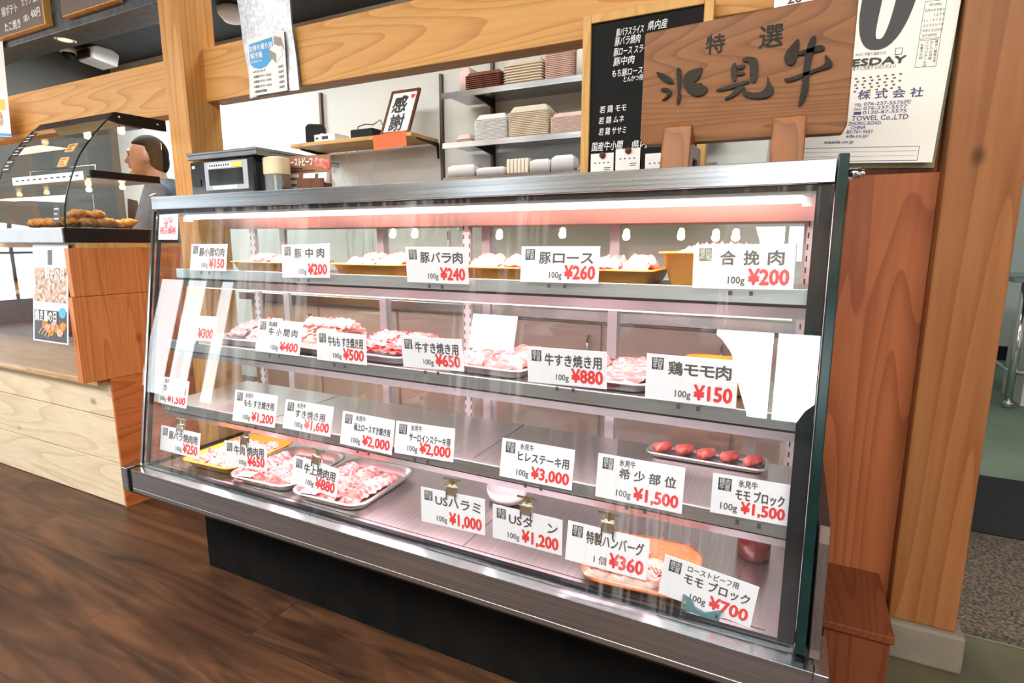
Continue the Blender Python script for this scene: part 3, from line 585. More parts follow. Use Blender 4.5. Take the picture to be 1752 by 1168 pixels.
def price_card(c, idx):
    y, x, z, W, H, roll, yaw, tilt, small, name, wt, price, hold, words, where = c
    t = thing('price_card', 'price card for '+CARD_LABELS[idx], 'price card', (x, y, z), 'price cards in the meat case')
    m = MB(); m.box(-W/2, W/2, -.0008, .0008, .004, H, 0)
    e = -.0012
    lg = .021; lx = -W/2+.010; lz = H-.007-lg
    m.box(lx, lx+lg, e, -.0008, lz, lz+lg*1.05, 3 if idx == 4 else 2)
    m.text('精肉', lg*.56, lx+lg/2, lz+lg*.55, e-.0002, w=lg*.80, mi=4, al='C'); m.text('牛屋', lg*.56, lx+lg/2, lz+lg*.09, e-.0002, w=lg*.80, mi=4, al='C')
    nx0 = lx+lg+.008; nw = W/2-.010-nx0
    if name:
        if small:
            sw = .030 if len(small) < 5 else .085
            m.text(small, .0135, nx0+.003, H-.016, e, w=sw, mi=1, bold=.02)
            nz = H-.039; nh = .0215 if len(name) < 9 else .019
        else: nz = H-.033; nh = .0262
        chars = list(name)
        if ' ' in name and all(len(p) == 1 for p in name.split(' ')) or (len(name) <= 4):
            cs = [q for q in chars if q != ' ']; n = len(cs)
            if '　' in cs: m.text(name, nh, nx0, nz, e, w=nw, mi=1, bold=.026)
            else:
                for i, q in enumerate(cs): m.text(q, nh, nx0+nw*(i+.5)/n*1.0, nz, e, w=(nh*.93 if q not in '牛小' else nh*.86), mi=1, bold=.026, al='C')
        else: m.text(name, nh, nx0, nz, e, w=min(nw, nh*len(name)*.92), mi=1, bold=.026)
    ph = .0365 if not small else .032
    pw = {4: .063, 6: .080}[len(price)]
    if W < .13: pw *= .84; ph *= .86
    m.text(price, ph, W/2-.008, .0125, e, w=pw, mi=5, bold=.036, al='R')
    if wt: m.text(wt, .0175, W/2-.008-pw-.006, .0135, e, w=.027 if wt == '100g' else .024, mi=1, bold=.014, al='R')
    q = m.build('card_face', [M['white'], M['greyink'], M['ink'], M['sticker_mix'], M['enamel'], M['red']], t, local=True)
    MB().add([(-W/2-.002, -.002, -.002), (W/2+.002, -.002, -.002), (W/2+.002, -.002, H+.002), (-W/2-.002, -.002, H+.002)], [(0, 1, 2, 3)]).build('clear_sleeve', M['acrylic'], t, local=True)
    if hold == 'rail':
        h = MB().box(-.022, .022, -.006, -.003, -.010, .004, 0).box(-.022, .022, -.003, .0045, -.010, -.006, 0)
        for sx in (-.017, .017): h.box(sx-.003, sx+.003, -.0068, -.006, -.007, .001, 1)
        h.build('rail_clip', [M['acrylic'], M['slot']], t, local=True)
    elif hold == 'clip':
        zz = H+.006
        h = MB().prism([(-.012, zz-.010), (.012, zz-.010), (.014, zz-.002), (.010, zz+.008), (-.010, zz+.008), (-.014, zz-.002)], 'Y', -.005, -.0028)
        h.prism([(-.012, zz-.010), (.012, zz-.010), (.009, zz+.020), (-.009, zz+.020)], 'Y', .0022, .0045)
        h.tube([(-.016, 0, zz+.008), (.016, 0, zz+.008)], .0035, 8)
        for sx in (-.011, .011): h.box(sx-.0015, sx+.0015, -.0058, -.005, zz-.018, zz-.006, 1)
        h.box(-.022, .022, -.001, .0015, zz+.022, zz+.026).box(-.002, .002, -.001, .0015, zz+.008, zz+.026)
        h.build('metal_clip', [M['gold'], M['slot']], t, local=True)
    else:
        h = MB().prism([(-.036, -.006), (.030, -.006), (.030, .018), (.020, .012), (.004, .002), (-.012, .004), (-.022, .018), (-.036, .022)], 'Y', -.006, -.0025)
        for sx in (-.031, .024): h.box(sx-.002, sx+.002, -.0068, -.006, .002, .012, 1)
        h.build('card_foot', [M['foot_blue'], M['gold']], t, local=True)
    t.matrix_basis = Matrix.Translation((x, y, z)) @ Matrix.Rotation(R(yaw), 4, 'Z') @ Matrix.Rotation(R(-tilt), 4, 'X') @ Matrix.Rotation(R(roll), 4, 'Y')
    return t
M['sticker_mix'] = plain('coloured_emblem', (.35, .30, .24), .4, var=.7, scale=160)
M['foot_blue'] = plain('blue_green_plastic', (.10, .22, .26), .2)
for i, c in enumerate(CARDS): price_card(c, i)

# ------------------------------------------------------------------ trays and meat
def slice_mesh(name, L, W, T, seed, m, amp=.006, fold=0):
    rnd = random.Random(seed); a, b, c = rnd.uniform(0, 6), rnd.uniform(0, 6), rnd.uniform(.7, 1.3); ph = [rnd.uniform(-1, 1) for _ in range(8)]
    nu, nv = 12, 7
    def S(u, v, top):
        U, V = u*2-1, v*2-1
        k = (1-abs(V)**3*.28); j = (1-abs(U)**3*.30)
        x = U*L/2*k*(1+.06*math.sin(5*V+a)); y = V*W/2*j*(1+.10*math.sin(4*U+b))
        z = amp*(math.sin(7*U*c+a)*.6+math.sin(6*V+b+2*U)*.5)+fold*(V*V)*.012
        e = (1-abs(U)**8)*(1-abs(V)**8)
        return (x, y, z+(T/2 if top else -T/2)*e)
    mb = MB(); top = [S(i/nu, j/nv, 1) for j in range(nv+1) for i in range(nu+1)]; bot = [S(i/nu, j/nv, 0) for j in range(nv+1) for i in range(nu+1)]
    n = len(top); q = lambda i, j: j*(nu+1)+i; fs = []
    for j in range(nv):
        for i in range(nu):
            f = (q(i, j), q(i+1, j), q(i+1, j+1), q(i, j+1)); fs.append(f); fs.append(tuple(n+k for k in reversed(f)))
    rim = [q(i, 0) for i in range(nu)]+[q(nu, j) for j in range(nv)]+[q(nu-i, nv) for i in range(nu)]+[q(0, nv-j) for j in range(nv)]
    for i in range(len(rim)):
        p0, p1 = rim[i], rim[(i+1) % len(rim)]; fs.append((p1, p0, n+p0, n+p1))
    mb.add(top+bot, fs, 0, True)
    return mb.build(name, m)
PROTO = {}
def proto(kind):
    if kind not in PROTO:
        d = {'pork': ('meat_slice', .10, .05, .0035, M['pork'], .003), 'beef': ('meat_slice', .11, .055, .0035, M['beef'], .003), 'strip': ('meat_strip', .075, .028, .005, M['pork'], .003),
             'bstrip': ('meat_strip', .075, .032, .0055, M['beef'], .003), 'wide': ('meat_slice', .135, .07, .0035, M['beef'], .003)}[kind]
        PROTO[kind] = [slice_mesh(d[0], d[1], d[2], d[3], 31*k+len(kind), d[4], d[5], fold=k % 2) for k in range(4)]
        for o in PROTO[kind]: o['fresh'] = 1
    return PROTO[kind]
def put(kind, label, cat, group, mtx):
    p = random.choice(proto(kind))
    if p.get('fresh'): del p['fresh']; o = p
    else: o = p.copy(); COL.objects.link(o)
    o.matrix_basis = mtx; tag(o, label, cat, group)
    return o
def make_tray(name, label, x, y, z, hx, hy, h, m, rz=0, rx=0, r=.03, cat='tray', group='meat trays in the case', lip=.006, taper=.012):
    o = tray_mb(hx, hy, h, taper=taper, lip=lip, r=r).build(name, m)
    o.location = (x, y, z); o.rotation_euler = (R(rx), 0, R(rz)); tag(o, label, cat, group)
    return o
def rows(kind, n, cols, x, y, z, hx, hy, rz, label, group, lean=24, lift=.010, cat='meat slice', stack=0, jit=1):
    """n slices laid like roof tiles inside a tray, in columns."""
    rng = random.Random(int(abs(x*1000))+n)
    L0 = {'pork': .106, 'beef': .117, 'strip': .080, 'bstrip': .080, 'wide': .143}[kind]; sp = 2*hx/cols; kx = min(1, sp*.97/L0)
    for c in range(cols):
        for k in range(n):
            v = -1+2*(k+.5)/n
            px = (-1+2*(c+.5)/cols)*hx+rng.uniform(-1, 1)*.0015*jit; py = v*hy
            zz = z+lift+stack*(1-v*v)
            mtx = (Matrix.Translation((x, y, zz)) @ Matrix.Rotation(R(rz), 4, 'Z') @ Matrix.Translation((px, py, 0)) @ Matrix.Rotation(R(rng.uniform(-4, 4)*jit), 4, 'Z')
                   @ Matrix.Rotation(R(lean+rng.uniform(-3, 3)), 4, 'X') @ Matrix.Rotation(R(rng.uniform(-3, 3)), 4, 'Y') @ Matrix.Diagonal((kx*rng.uniform(.94, 1), 1, 1, 1)))
            put(kind, label, cat, group, mtx)
# top shelf (z .966): orange trays of pork
Z1 = .9672
for x, hx, lab, lab2 in ((-1.36, .115, 'shallow orange tray on the top shelf between the chopped and medium pork cards', 'nearest the left end'),
                   (-.975, .115, 'shallow orange tray on the top shelf between the medium pork and pork belly cards', 'before the pork belly card'),
                   (-.610, .105, 'shallow orange tray on the top shelf between the pork belly and loin cards', 'before the pork loin card'),
                   (-.330, .085, 'shallow orange tray on the top shelf beside the deep orange tub', 'beside the deep tub')):
    make_tray('orange_tray', lab, x, 1.205, Z1, hx, .105, .030, M['orange_tray'], rz=random.uniform(-2, 2))
    rows('pork', 7, 2, x, 1.205, Z1+.012, hx-.022, .066, 0, 'pale pork slice in the top shelf orange tray '+lab2, 'pork slices in the top shelf orange tray '+lab2, stack=.016)
make_tray('deep_orange_tub', 'deep orange plastic tub at the right of the top shelf', -.135, 1.205, Z1, .108, .095, .066, M['orange_tray'], cat='tub', r=.02, taper=.016, group=None)
def mound(x, y, z, hx, hy, h, seed=0, n=26, rough=.007, e=2.6):
    rnd = random.Random(seed); ph = [rnd.uniform(0, 6.3) for _ in range(6)]
    def f(u, v):
        U, V = u*2-1, v*2-1; rr = min(1, (abs(U)**e+abs(V)**e)**(1/e)); k = max(abs(U), abs(V)); s = (k/rr) if rr > 1e-6 else 1
        zz = h*(1-min(1, (abs(U)**2.6+abs(V)**2.6))**1)*.0
        d = min(1, k)
        zz = h*(1-d**3)+rough*(math.sin(19*U+ph[0])*math.sin(17*V+ph[1])+.6*math.sin(37*U+ph[2]+9*V))*(1-d**6)
        return (x+U*hx*(1-.12*abs(V)**3), y+V*hy*(1-.12*abs(U)**3), z+max(0, zz))
    return MB().grid(f, n, n)
m = mound(-.135, 1.205, Z1+.052, .094, .080, .026, 3).build('minced_meat', M['mince'], origin=(-.135, 1.205, Z1+.05)); tag(m, 'pale pink minced meat heaped in the deep orange tub', 'minced meat'); m['kind'] = 'stuff'
# second shelf (z .758)
Z2 = .7592
for x, hx, kind, nm, mt, lab, n, st in ((-1.405, .105, 'beef', 'steel_tray', 'alu', 'steel tray on the second shelf left of the chopped beef card', 8, .03),
                              (-1.165, .105, 'pork', 'cream_tray', 'foam_cream', 'cream tray on the second shelf behind the chopped beef card', 8, .045),
                              (-.915, .105, 'beef', 'steel_tray', 'alu', 'steel tray on the second shelf right of the beef thigh card', 8, .02),
                              (-.615, .118, 'wide', 'steel_tray', 'alu', 'steel tray in the middle of the second shelf', 8, .0),
                              (-.355, .125, 'wide', 'steel_tray', 'alu', 'steel tray on the second shelf beside the chicken thigh card', 8, .0)):
    make_tray(nm, lab, x, 1.165, Z2, hx, .112, .022, M[mt], rz=random.uniform(-3, 3), r=.035)
    rows(kind, n, 2 if kind != 'wide' else 2, x, 1.165, Z2+.010, hx-.020, .078, 0, 'meat slice in the '+lab, 'slices in the '+lab, stack=st, lean=20)
make_tray('orange_tray', 'small orange tray behind the chicken thigh card on the second shelf', -.125, 1.20, Z2, .075, .085, .05, M['orange_tray'])
for k in range(5):
    put('strip', 'pink chicken piece in the small orange tray behind the chicken thigh card', 'meat piece', 'chicken pieces behind their card', Matrix.Translation((-.125+(-.03 if k % 2 else .03), 1.165+.017*k, Z2+.030)) @ Matrix.Rotation(R(22), 4, 'X') @ Matrix.Scale(1.1, 4))
# third shelf (z .581): a red sausage row at the back right, trays of red meat behind the doors
Z3 = .5822
make_tray('clear_tray', 'long shallow tray of red meat rolls at the back right of the third shelf', -.145, 1.235, Z3, .125, .040, .014, M['alu'], r=.02, lip=.004, taper=.006)
def roll(n, X, mt, L=.048, rr=.012):
    o = MB().lathe([(0, -L/2), (rr*.6, -L/2+.002), (rr*.95, -L*.36), (rr, 0), (rr*.93, L*.34), (rr*.6, L/2-.002), (0, L/2)], (0, 0, 0), 14, 0, Matrix.Rotation(R(90), 4, 'Y')).build(n, mt); o.matrix_basis = X; return o
rp = None
for k in range(5):
    X = Matrix.Translation((-.238+.047*k, 1.235+.004*(k % 2), Z3+.017)) @ Matrix.Rotation(R(50), 4, 'Z')
    if rp is None: rp = roll('meat_roll', X, M['darkmeat']); o = rp
    else: o = rp.copy(); COL.objects.link(o); o.matrix_basis = X
    tag(o, 'red meat roll lying in the long tray at the back right of the third shelf', 'meat roll', 'meat rolls on the third shelf')
# deck (z .396)
ZD = .3972
make_tray('orange_tray', 'orange tray of pork strips at the left end of the case deck', -1.487, 1.105, ZD, .105, .128, .026, M['orange_tray'], rz=3, r=.03)
rows('strip', 9, 3, -1.487, 1.095, ZD+.010, .085, .092, 3, 'pink pork strip in the orange tray at the left end of the deck', 'pork strips in the deck orange tray', lean=26, lift=.008)
make_tray('steel_tray', 'smaller steel tray of beef strips on the case deck', -1.262, 1.094, ZD, .115, .130, .024, M['alu'], rz=3, r=.045)
rows('bstrip', 9, 3, -1.262, 1.058, ZD+.009, .092, .085, 3, 'pink beef strip in the smaller steel tray on the deck', 'beef strips in the smaller deck tray', lean=26, lift=.009)
make_tray('steel_tray', 'larger steel tray of beef strips on the case deck', -1.020, 1.098, ZD, .118, .134, .024, M['alu'], rz=2, r=.045)
rows('bstrip', 11, 3, -1.020, 1.072, ZD+.009, .095, .092, 2, 'pink beef strip in the larger steel tray on the deck', 'beef strips in the larger deck tray', lean=26, lift=.009)
for x, y, n in ((-1.305, .985, 'smaller'), (-1.068, .985, 'larger')):
    o = MB().box(-.022, .022, -.015, .015, 0, .0012).build('paper_tag', M['paper']); o.location = (x, y, ZD+.0262); o.rotation_euler = (R(3), 0, R(12)); tag(o, 'blank white paper tag at the front of the %s steel tray on the deck' % n, 'tag', 'paper tags on the deck trays')
# patties
pt = thing('patty_tray', 'wood grained tray of film wrapped raw patties on the case deck', 'tray', (-.232, 1.055, ZD))
pt.rotation_euler = (0, 0, R(5))
tray_mb(.112, .102, .020, taper=.010, lip=.008, r=.05).build('tray_body', M['woodtray'], pt, local=True)
def crinkle(u, v):
    U, V = u*2-1, v*2-1
    d = max(abs(U), abs(V)); z = .041+.010*(1-d*d)+.0035*(math.sin(31*U+11*V)*math.sin(23*V-7*U)+.7*math.sin(53*U-17*V))
    if d > .86: z = .036-(d-.86)*.10
    return (U*.116*(1-.1*V*V), -.012+V*.088*(1-.1*U*U), z)
MB().grid(crinkle, 44, 44).build('cling_film', M['film'], pt, local=True)
pm = None; rng = random.Random(3)
for j in range(3):
    for i in range(4):
        if j == 2 and i > 1: continue
        X = Matrix.Translation((-.232-.066+.045*i+rng.uniform(-.003, .003)+.004*j, 0.984+.050*j+.003*i, ZD+.0225)) @ Matrix.Rotation(R(rng.uniform(-20, 20)), 4, 'Z') @ Matrix.Rotation(R(-20), 4, 'X')
        if pm is None: pm = MB().lathe([(0, -.014), (.014, -.013), (.022, -.006), (.0245, .001), (.022, .009), (.013, .0145), (0, .0155)], (0, 0, 0), 18).build('meat_patty', M['patty']); o = pm
        else: o = pm.copy(); COL.objects.link(o)
        o.matrix_basis = X; tag(o, 'raw minced patty under film in the wood grained tray', 'meat patty', 'patties in the wood grained tray')
# jar and bowl at the back of the deck
t = thing('sauce_jar', 'dark red round jar standing on the deck at the right end', 'jar', (-.035, 1.215, ZD))
MB().lathe([(.028, 0), (.033, .004), (.033, .050), (.029, .058)], (0, 0, 0), 24).build('jar_body', M['coffee'], t, local=True)
MB().lathe([(.030, .0585), (.031, .060), (.031, .074), (.028, .077), (0, .077)], (0, 0, 0), 24).build('lid', M['black'], t, local=True)
o = MB().lathe([(0, .002), (.030, 0), (.046, .010), (.052, .036), (.054, .036), (.048, .007), (.0, .006)], (0, 0, 0), 28).build('white_bowl', M['ceramic']); o.location = (-.62, 1.215, ZD); tag(o, 'white round bowl at the back of the case deck behind the clipped cards', 'bowl')

# ================================================================== THINGS ON TOP OF THE CASE
# carved sign on two wooden stands
def wooden_stand(x, label):
    o = MB().prism([(1.083, 1.1815), (1.125, 1.1815), (1.132, 1.205), (1.175, 1.205), (1.185, 1.1815), (1.225, 1.1815), (1.215, 1.235), (1.150, 1.232), (1.143, 1.236), (1.112, 1.262), (1.100, 1.262)], 'X', x-.026, x+.026).build('sign_stand', M['sign_stand'], bevel=.004, origin=(x, 1.15, 1.1815))
    tag(o, label, 'stand', 'stands under the carved sign')
wooden_stand(-.214, 'polished wooden stand holding the carved sign, the one nearer the chalkboard')
wooden_stand(-.030, 'polished wooden stand holding the carved sign, the one nearer the calendar')
sg = thing('carved_sign', 'large wooden board carved with black raised characters on top of the meat case', 'sign', (-.117, 1.135, 1.2355))
sb = MB().prism([(-.174, .012), (-.162, 0), (.168, -.004), (.174, .010), (.173, .215), (-.172, .203)], 'Y', 0, .024).build('board', M['sign'], sg, bevel=.003, local=True)
STROKES = [
[(-148,32),(-137,28),(-123,21),(-115,13),(-113,7),(-124,8),(-135,15),(-143,23)],
[(-139,-1),(-131,2),(-122,-1),(-116,-6),(-117,-13),(-126,-20),(-136,-21),(-129,-17),(-124,-10),(-126,-6),(-133,-5)],
[(-111,34),(-101,32),(-100,14),(-101,-7),(-99,-21),(-104,-34),(-107,-25),(-105,-12),(-108,12)],
[(-97,15),(-89,25),(-74,28),(-63,29),(-65,18),(-69,10),(-80,3),(-71,2),(-62,2),(-61,-4),(-54,-5),(-52,-12),(-60,-20),(-75,-20),(-87,-12),(-97,2)],
[(-15,24),(-8,31),(-5,23),(-4,2),(-8,-3),(-13,3)],
[(-5,24),(8,25),(9,20),(5,17),(-4,17)],
[(-4,13),(8,13),(10,9),(5,7),(-3,7)],
[(2,34),(12,37),(25,33),(30,25),(30,9),(29,-6),(24,-9),(18,-3),(17,19),(13,29),(5,29)],
[(-40,-13),(-26,-9),(-7,-6),(16,-2),(18,-6),(5,-11),(-15,-14),(-31,-16)],
[(-2,-10),(8,-9),(5,-20),(-7,-28),(-21,-32),(-23,-29),(-11,-22),(-5,-14)],
[(6,-21),(10,-11),(13,-21),(25,-25),(38,-25),(46,-17),(46,3),(50,-10),(58,-21),(57,-31),(47,-36),(28,-35),(11,-30)],
[(90,56),(93,43),(91,30),(90,23),(87,15),(80,13),(73,18),(70,27),(72,36),(80,46)],
[(90,29),(96,35),(110,37),(123,40),(131,36),(131,31),(121,29),(104,29),(94,27)],
[(71,-7),(84,-6),(106,0),(125,5),(134,10),(131,25),(138,18),(145,8),(143,2),(128,0),(111,-5),(92,-11),(79,-14)],
[(108,53),(114,56),(117,52),(116,35),(112,15),(111,-6),(112,-30),(108,-46),(98,-58),(99,-42),(101,-24),(101,-2),(102,21),(104,39)]]
ch = MB()
def smooth_poly(p):
    for _ in range(2):
        q = []
        for i in range(len(p)):
            a, b = p[i], p[(i+1) % len(p)]
            q += [(a[0]*.78+b[0]*.22, a[1]*.78+b[1]*.22), (a[0]*.22+b[0]*.78, a[1]*.22+b[1]*.78)]
        p = q
    return p
for s in STROKES:
    p = smooth_poly([(a/1000, .0995+b/1000) for a, b in s]); ch.prism(p, 'Y', -.0045, .001)
ch.build('carved_characters', M['lacquer'], sb, bevel=.0022, seg=3, local=True)
MB().text('特', .034, -.044, .1525, -.0007, w=.0315, bold=.022, al='C').build('painted_character', M['lacquer'], sb, local=True)
MB().text('選', .040, .047, .150, -.0007, w=.037, bold=.018, al='C').build('painted_character', M['lacquer'], sb, local=True)
o = MB().box(-.032, .032, 0, .0006, 0, .075).text('28', .024, 0, .012, -.0004, w=.022, mi=1, bold=.02, al='C').build('note_slip', [M['paper'], M['ink']]); o.location = (-.038, 1.152, 1.4415); tag(o, 'small white slip with a number showing above the carved sign', 'paper slip')

# chalkboard
cb = thing('chalkboard', 'tall black chalkboard in a thin wooden frame with white handwriting behind the sign', 'chalkboard', (-.36, 1.49, 1.1815))
H0 = .440
bd = MB().box(-.16, .132, -.002, .012, .0, H0-.005).build('writing_surface', M['chalkboard'], cb, local=True)
MB().box(-.178, -.156, -.010, .014, 0, H0).box(.120, .142, -.010, .014, 0, H0).box(-.156, .120, -.010, .014, H0-.022, H0).build('frame', M['frame_wood'], cb, bevel=.002, local=True)
txs = [MB(), MB(), MB()]
for i_, (s, h, x, z, wd) in enumerate((('豚バラスライス', .021, -.092, .381, .069), ('県内産', .023, -.013, .384, .047), ('豚バラ焼肉', .022, -.095, .360, .064), ('豚ロース スライス', .021, -.097, .336, .098), ('豚中肉', .022, -.097, .313, .053), ('もち豚ロース', .020, -.100, .286, .078), ('とんかつ用', .015, -.069, .271, .048),
                    ('若 鶏 モモ', .019, -.130, .202, .070), ('若 鶏 ムネ', .019, -.132, .175, .067), ('若 鶏 ササミ', .020, -.131, .147, .072), ('国産牛小間', .024, -.149, .109, .082), ('県内', .022, -.043, .108, .040))):
    txs[0 if i_ < 7 else 1 if i_ < 10 else 2].text(s, h, x, z, -.0025, w=wd, bold=.008, shear=.12)
for tx in txs: tx.build('handwriting', M['chalk'], bd, local=True)
for k, (x, z, w_) in enumerate(((-.1185, .066, .062), (-.0505, .073, .064), (.026, .057, .062))):
    t = thing('memo_slip', 'memo', 'memo', (-.36+x, 1.4785, 1.1815+z), 'memo slips on the chalkboard')
    t['label'] = 'white slip low on the chalkboard, '+('outermost by the frame, with a brown magnet', 'between two others, with a brown magnet', 'beside the wooden sign stand')[k]
    s = MB().box(-w_/2, w_/2, .006, .0068, -.06, .034)
    for q in range(4): s.box(-w_*.3+q*w_*.19-.002, -w_*.3+q*w_*.19+.002, .0055, .006, .008, .0115, 1)
    s.box(.006, .024, .0055, .006, -.004, -.002, 1).box(.006, .022, .0055, .006, -.009, -.007, 1)
    s.build('slip', [M['paper'], M['greyink']], t, local=True)
    if k < 2: MB().lathe([(0, -.006), (.006, -.005), (.0085, 0), (.006, .004), (0, .005)], (0, 0, 0), 16, 0, Matrix.Translation((.002, .001, .029)) @ Matrix.Rotation(R(90), 4, 'X')).build('magnet', M['dark_wood'], t, local=True)

# scale
sc = thing('weighing_scale', 'black label printing scale with a steel platter at the left end of the case top', 'scale', (-1.54, 1.17, 1.1815))
MB().box(-.135, .135, 0, .30, .008, .105).build('housing', M['black'], sc, bevel=.008, local=True)
MB().prism([(.02, .01), (.26, .01), (.30, .06), (.26, .105), (.02, .105)], 'X', .135, .150).build('side_cover', M['chrome'], sc, local=True)
for sx in (-.11, .11): MB().lathe([(.012, 0), (.012, .008)], (sx, .03, 0), 12).lathe([(.012, 0), (.012, .008)], (sx, .27, 0), 12).build('foot', M['rubber'], sc, local=True)
fp = MB().box(-.137, .137, -.012, .0, .012, .108).build('front_panel', M['screen'], sc, bevel=.003, local=True)
MB().box(-.068, .118, -.0142, -.012, .022, .103).build('display_bezel', M['bezel'], fp, local=True)
ds = MB().box(-.050, .098, -.0152, -.0142, .036, .082, 0).box(-.050, .052, -.0152, -.0142, .085, .098, 1).box(.053, .098, -.0152, -.0142, .085, .098, 2).box(-.035, .07, -.0152, -.0142, .024, .034, 1)
for k in range(9): ds.box(-.044+k*.010, -.038+k*.010, -.0156, -.0152, .089, .095, 3)
ds.build('display', [M['screen'], M['paper'], M['yellow'], M['ink']], fp, local=True)
MB().box(-.125, -.113, -.0145, -.012, .088, .096).build('badge', M['enamel'], fp, local=True)
MB().box(-.125, -.090, -.0146, -.012, .036, .056).build('printer_slot', M['black'], fp, local=True)
pl = MB().box(-.140, .165, -.02, .31, .125, .133).box(-.138, .163, -.018, .308, .112, .125).build('platter', M['steel'], sc, bevel=.002, local=True)
MB().box(-.03, .03, .1, .2, .105, .113).build('platter_post', M['chrome'], sc, local=True)
# metal canister beside the scale
t = thing('label_canister', 'rounded steel and beige canister between the scale and the brown menu card', 'canister', (-1.358, 1.203, 1.1815))
MB().prism([(x*1.0, y) for x, y in rrect(.034, .030, .022)], 'Z', 0, .058).build('steel_body', M['steel'], t, local=True)
MB().prism([(x*1.02, y*1.02) for x, y in rrect(.034, .030, .022)], 'Z', .0585, .108).build('cover', M['beige_plastic'], t, bevel=.004, local=True)
# brown roast beef card
t = thing('menu_card', 'brown card headed with white lettering and a picture of roast beef slices', 'menu card', (-1.302, 1.262, 1.1815))
t.rotation_euler = (0, 0, R(6))
m_ = MB().box(-.075, .085, 0, .0015, 0, .118, 0)
m_.text('ローストビーフ', .026, -.070, .091, -.0006, w=.092, mi=1, bold=.03)
for k in range(5): m_.prism([(.036+.010*k+.008*math.cos(a*math.pi/8), .098-.002*k+.014*math.sin(a*math.pi/8)) for a in range(16)], 'Y', -.0008-.0003*k, -.0001, 2+k % 2)
m_.box(-.068, -.015, -.0006, 0, .081, .084, 4).box(-.068, .03, -.0006, 0, .074, .077, 4)
for k in range(4): m_.box(-.066, -.030, -.0006, 0, .058-.018*k, .068-.018*k, 1)
m_.build('card', [M['brown_card'], M['paper'], M['darkmeat'], M['patty'], M['ink']], t, local=True)
t = thing('card_holder', 'dark holder of white business cards in front of the brown menu card', 'card holder', (-1.22, 1.205, 1.1815))
MB().prism([(-.05, 0), (.05, 0), (.05, .042), (-.05, .046)], 'Y', -.014, -.011).prism([(-.05, 0), (.05, 0), (.05, .03), (-.05, .03)], 'Y', .014, .017).box(-.05, -.047, -.011, .014, 0, .03).box(.047, .05, -.011, .014, 0, .03).box(-.05, .05, -.011, .014, 0, .003).build('holder', M['dark_wood'], t, local=True)
o = MB().box(-.043, .045, -.004, .007, 0, .055).box(.002, .014, -.0045, -.004, .040, .053, 1).build('business_cards', [M['paper'], M['ink']], None); o.location = (-1.22, 1.205, 1.1865); o.rotation_euler = (R(-10), 0, 0); tag(o, 'stack of white business cards with a black emblem standing in the dark holder', 'card stack')

# ================================================================== CALENDAR, STEP BOX, RIGHT SIDE
cal = thing('wall_calendar', 'large daily pad calendar with a huge black numeral hanging between carved sign and pillar', 'calendar', (.11, 1.40, 1.70))
TH = R(2.7)
def cl(x, z): dx, dz = x-.11, z-1.70; return dx*math.cos(TH)-dz*math.sin(TH), dx*math.sin(TH)+dz*math.cos(TH)
cal.rotation_euler = (0, TH, 0)
x0, z0 = cl(.222, 1.207); pg = MB(); pg.box(x0-.30, x0, 0, .0015, z0, .02, 0)
bkc = MB().box(x0-.30, x0+.0, .002, .040, z0+.012, .02).build('page_block', M['cream'], cal, local=True)
MB().box(x0-.30, x0+.011, .041, .047, z0-.006, .02).build('backing', M['greenpad'], cal, local=True)
page = pg.build('page', M['cream'], cal, local=True)
ins = MB(); e = -.0006
def ct(s, x, z, w_, h, mi=0, bold=.0):
    a, b = cl(x, z); ins.text(s, h, a, b, e, w=w_, mi=mi, bold=bold)
# numeral: fat slanted 0
zx, zz = cl(.1225, 1.535); n = 40; ov = []
for k in range(n):
    a = 2*math.pi*k/n; c_, s_ = math.cos(a), math.sin(a); q = lambda v, p: math.copysign(abs(v)**p, v)
    ov.append((zx+.046*q(c_, .85)+.10*(.10*q(s_, .9)), e, zz+.108*q(s_, .9)))
for k in range(n):
    a = 2*math.pi*k/n; c_, s_ = math.cos(a), math.sin(a)
    ov.append((zx+.0115*math.copysign(abs(c_)**.6, c_)+.10*.10*s_*.8, e, zz+.088*math.copysign(abs(s_)**.75, s_)))
ins.add(ov, [(k, (k+1) % n, n+(k+1) % n, n+k) for k in range(n)], 0)
ct('UESDAY', .047, 1.4035, .112, .018, 0, .06)
ct('大切に子育て確定の日', .072, 1.4205, .052, .007, 2); ct('堂々と失敗するほうがよい', .070, 1.3945, .074, .009, 2)
a, b = cl(.146, 1.420); ins.box(a-.006, a+.006, e, 0, b-.006, b+.0065, 2).box(a-.0048, a+.0048, e-.0002, e, b-.0048, b+.0053, 3)
for r_ in range(5):
    for k in range(7-r_ % 2):
        a, b = cl(.076+.0125*k+.003*(r_ % 2), 1.3765-.0062*r_); ins.box(a, a+.0045, e, 0, b, b+.003, 2)
ct('株 式 会 社', .084, 1.3385, .110, .0185, 1, .018)
for s, x, z, w_, h in (('TEL', .080, 1.3245, .013, .0075), ('076-237-5575㈹', .096, 1.3245, .079, .0092), ('FAX', .080, 1.3163, .013, .0075), ('076-237-5577', .096, 1.3163, .074, .0092), ('0120-87-5575', .096, 1.3082, .074, .0092),
                       ('M  TOWEL Co.,LTD', .060, 1.2975, .114, .0135), ('ZHONG ROAD.', .0725, 1.2885, .058, .0095), ('.  CHINA', .0715, 1.2805, .032, .0095), ('82-761-9651', .0705, 1.2725, .045, .0095), ('eda.co.jp/', .0705, 1.2645, .040, .0095), ('maeda.co.jp', .032, 1.2555, .053, .0090)):
    ct(s, x, z, w_, h, 1, .012)
a, b = cl(.080, 1.3082); ins.box(a, a+.013, e, 0, b, b+.006, 1)
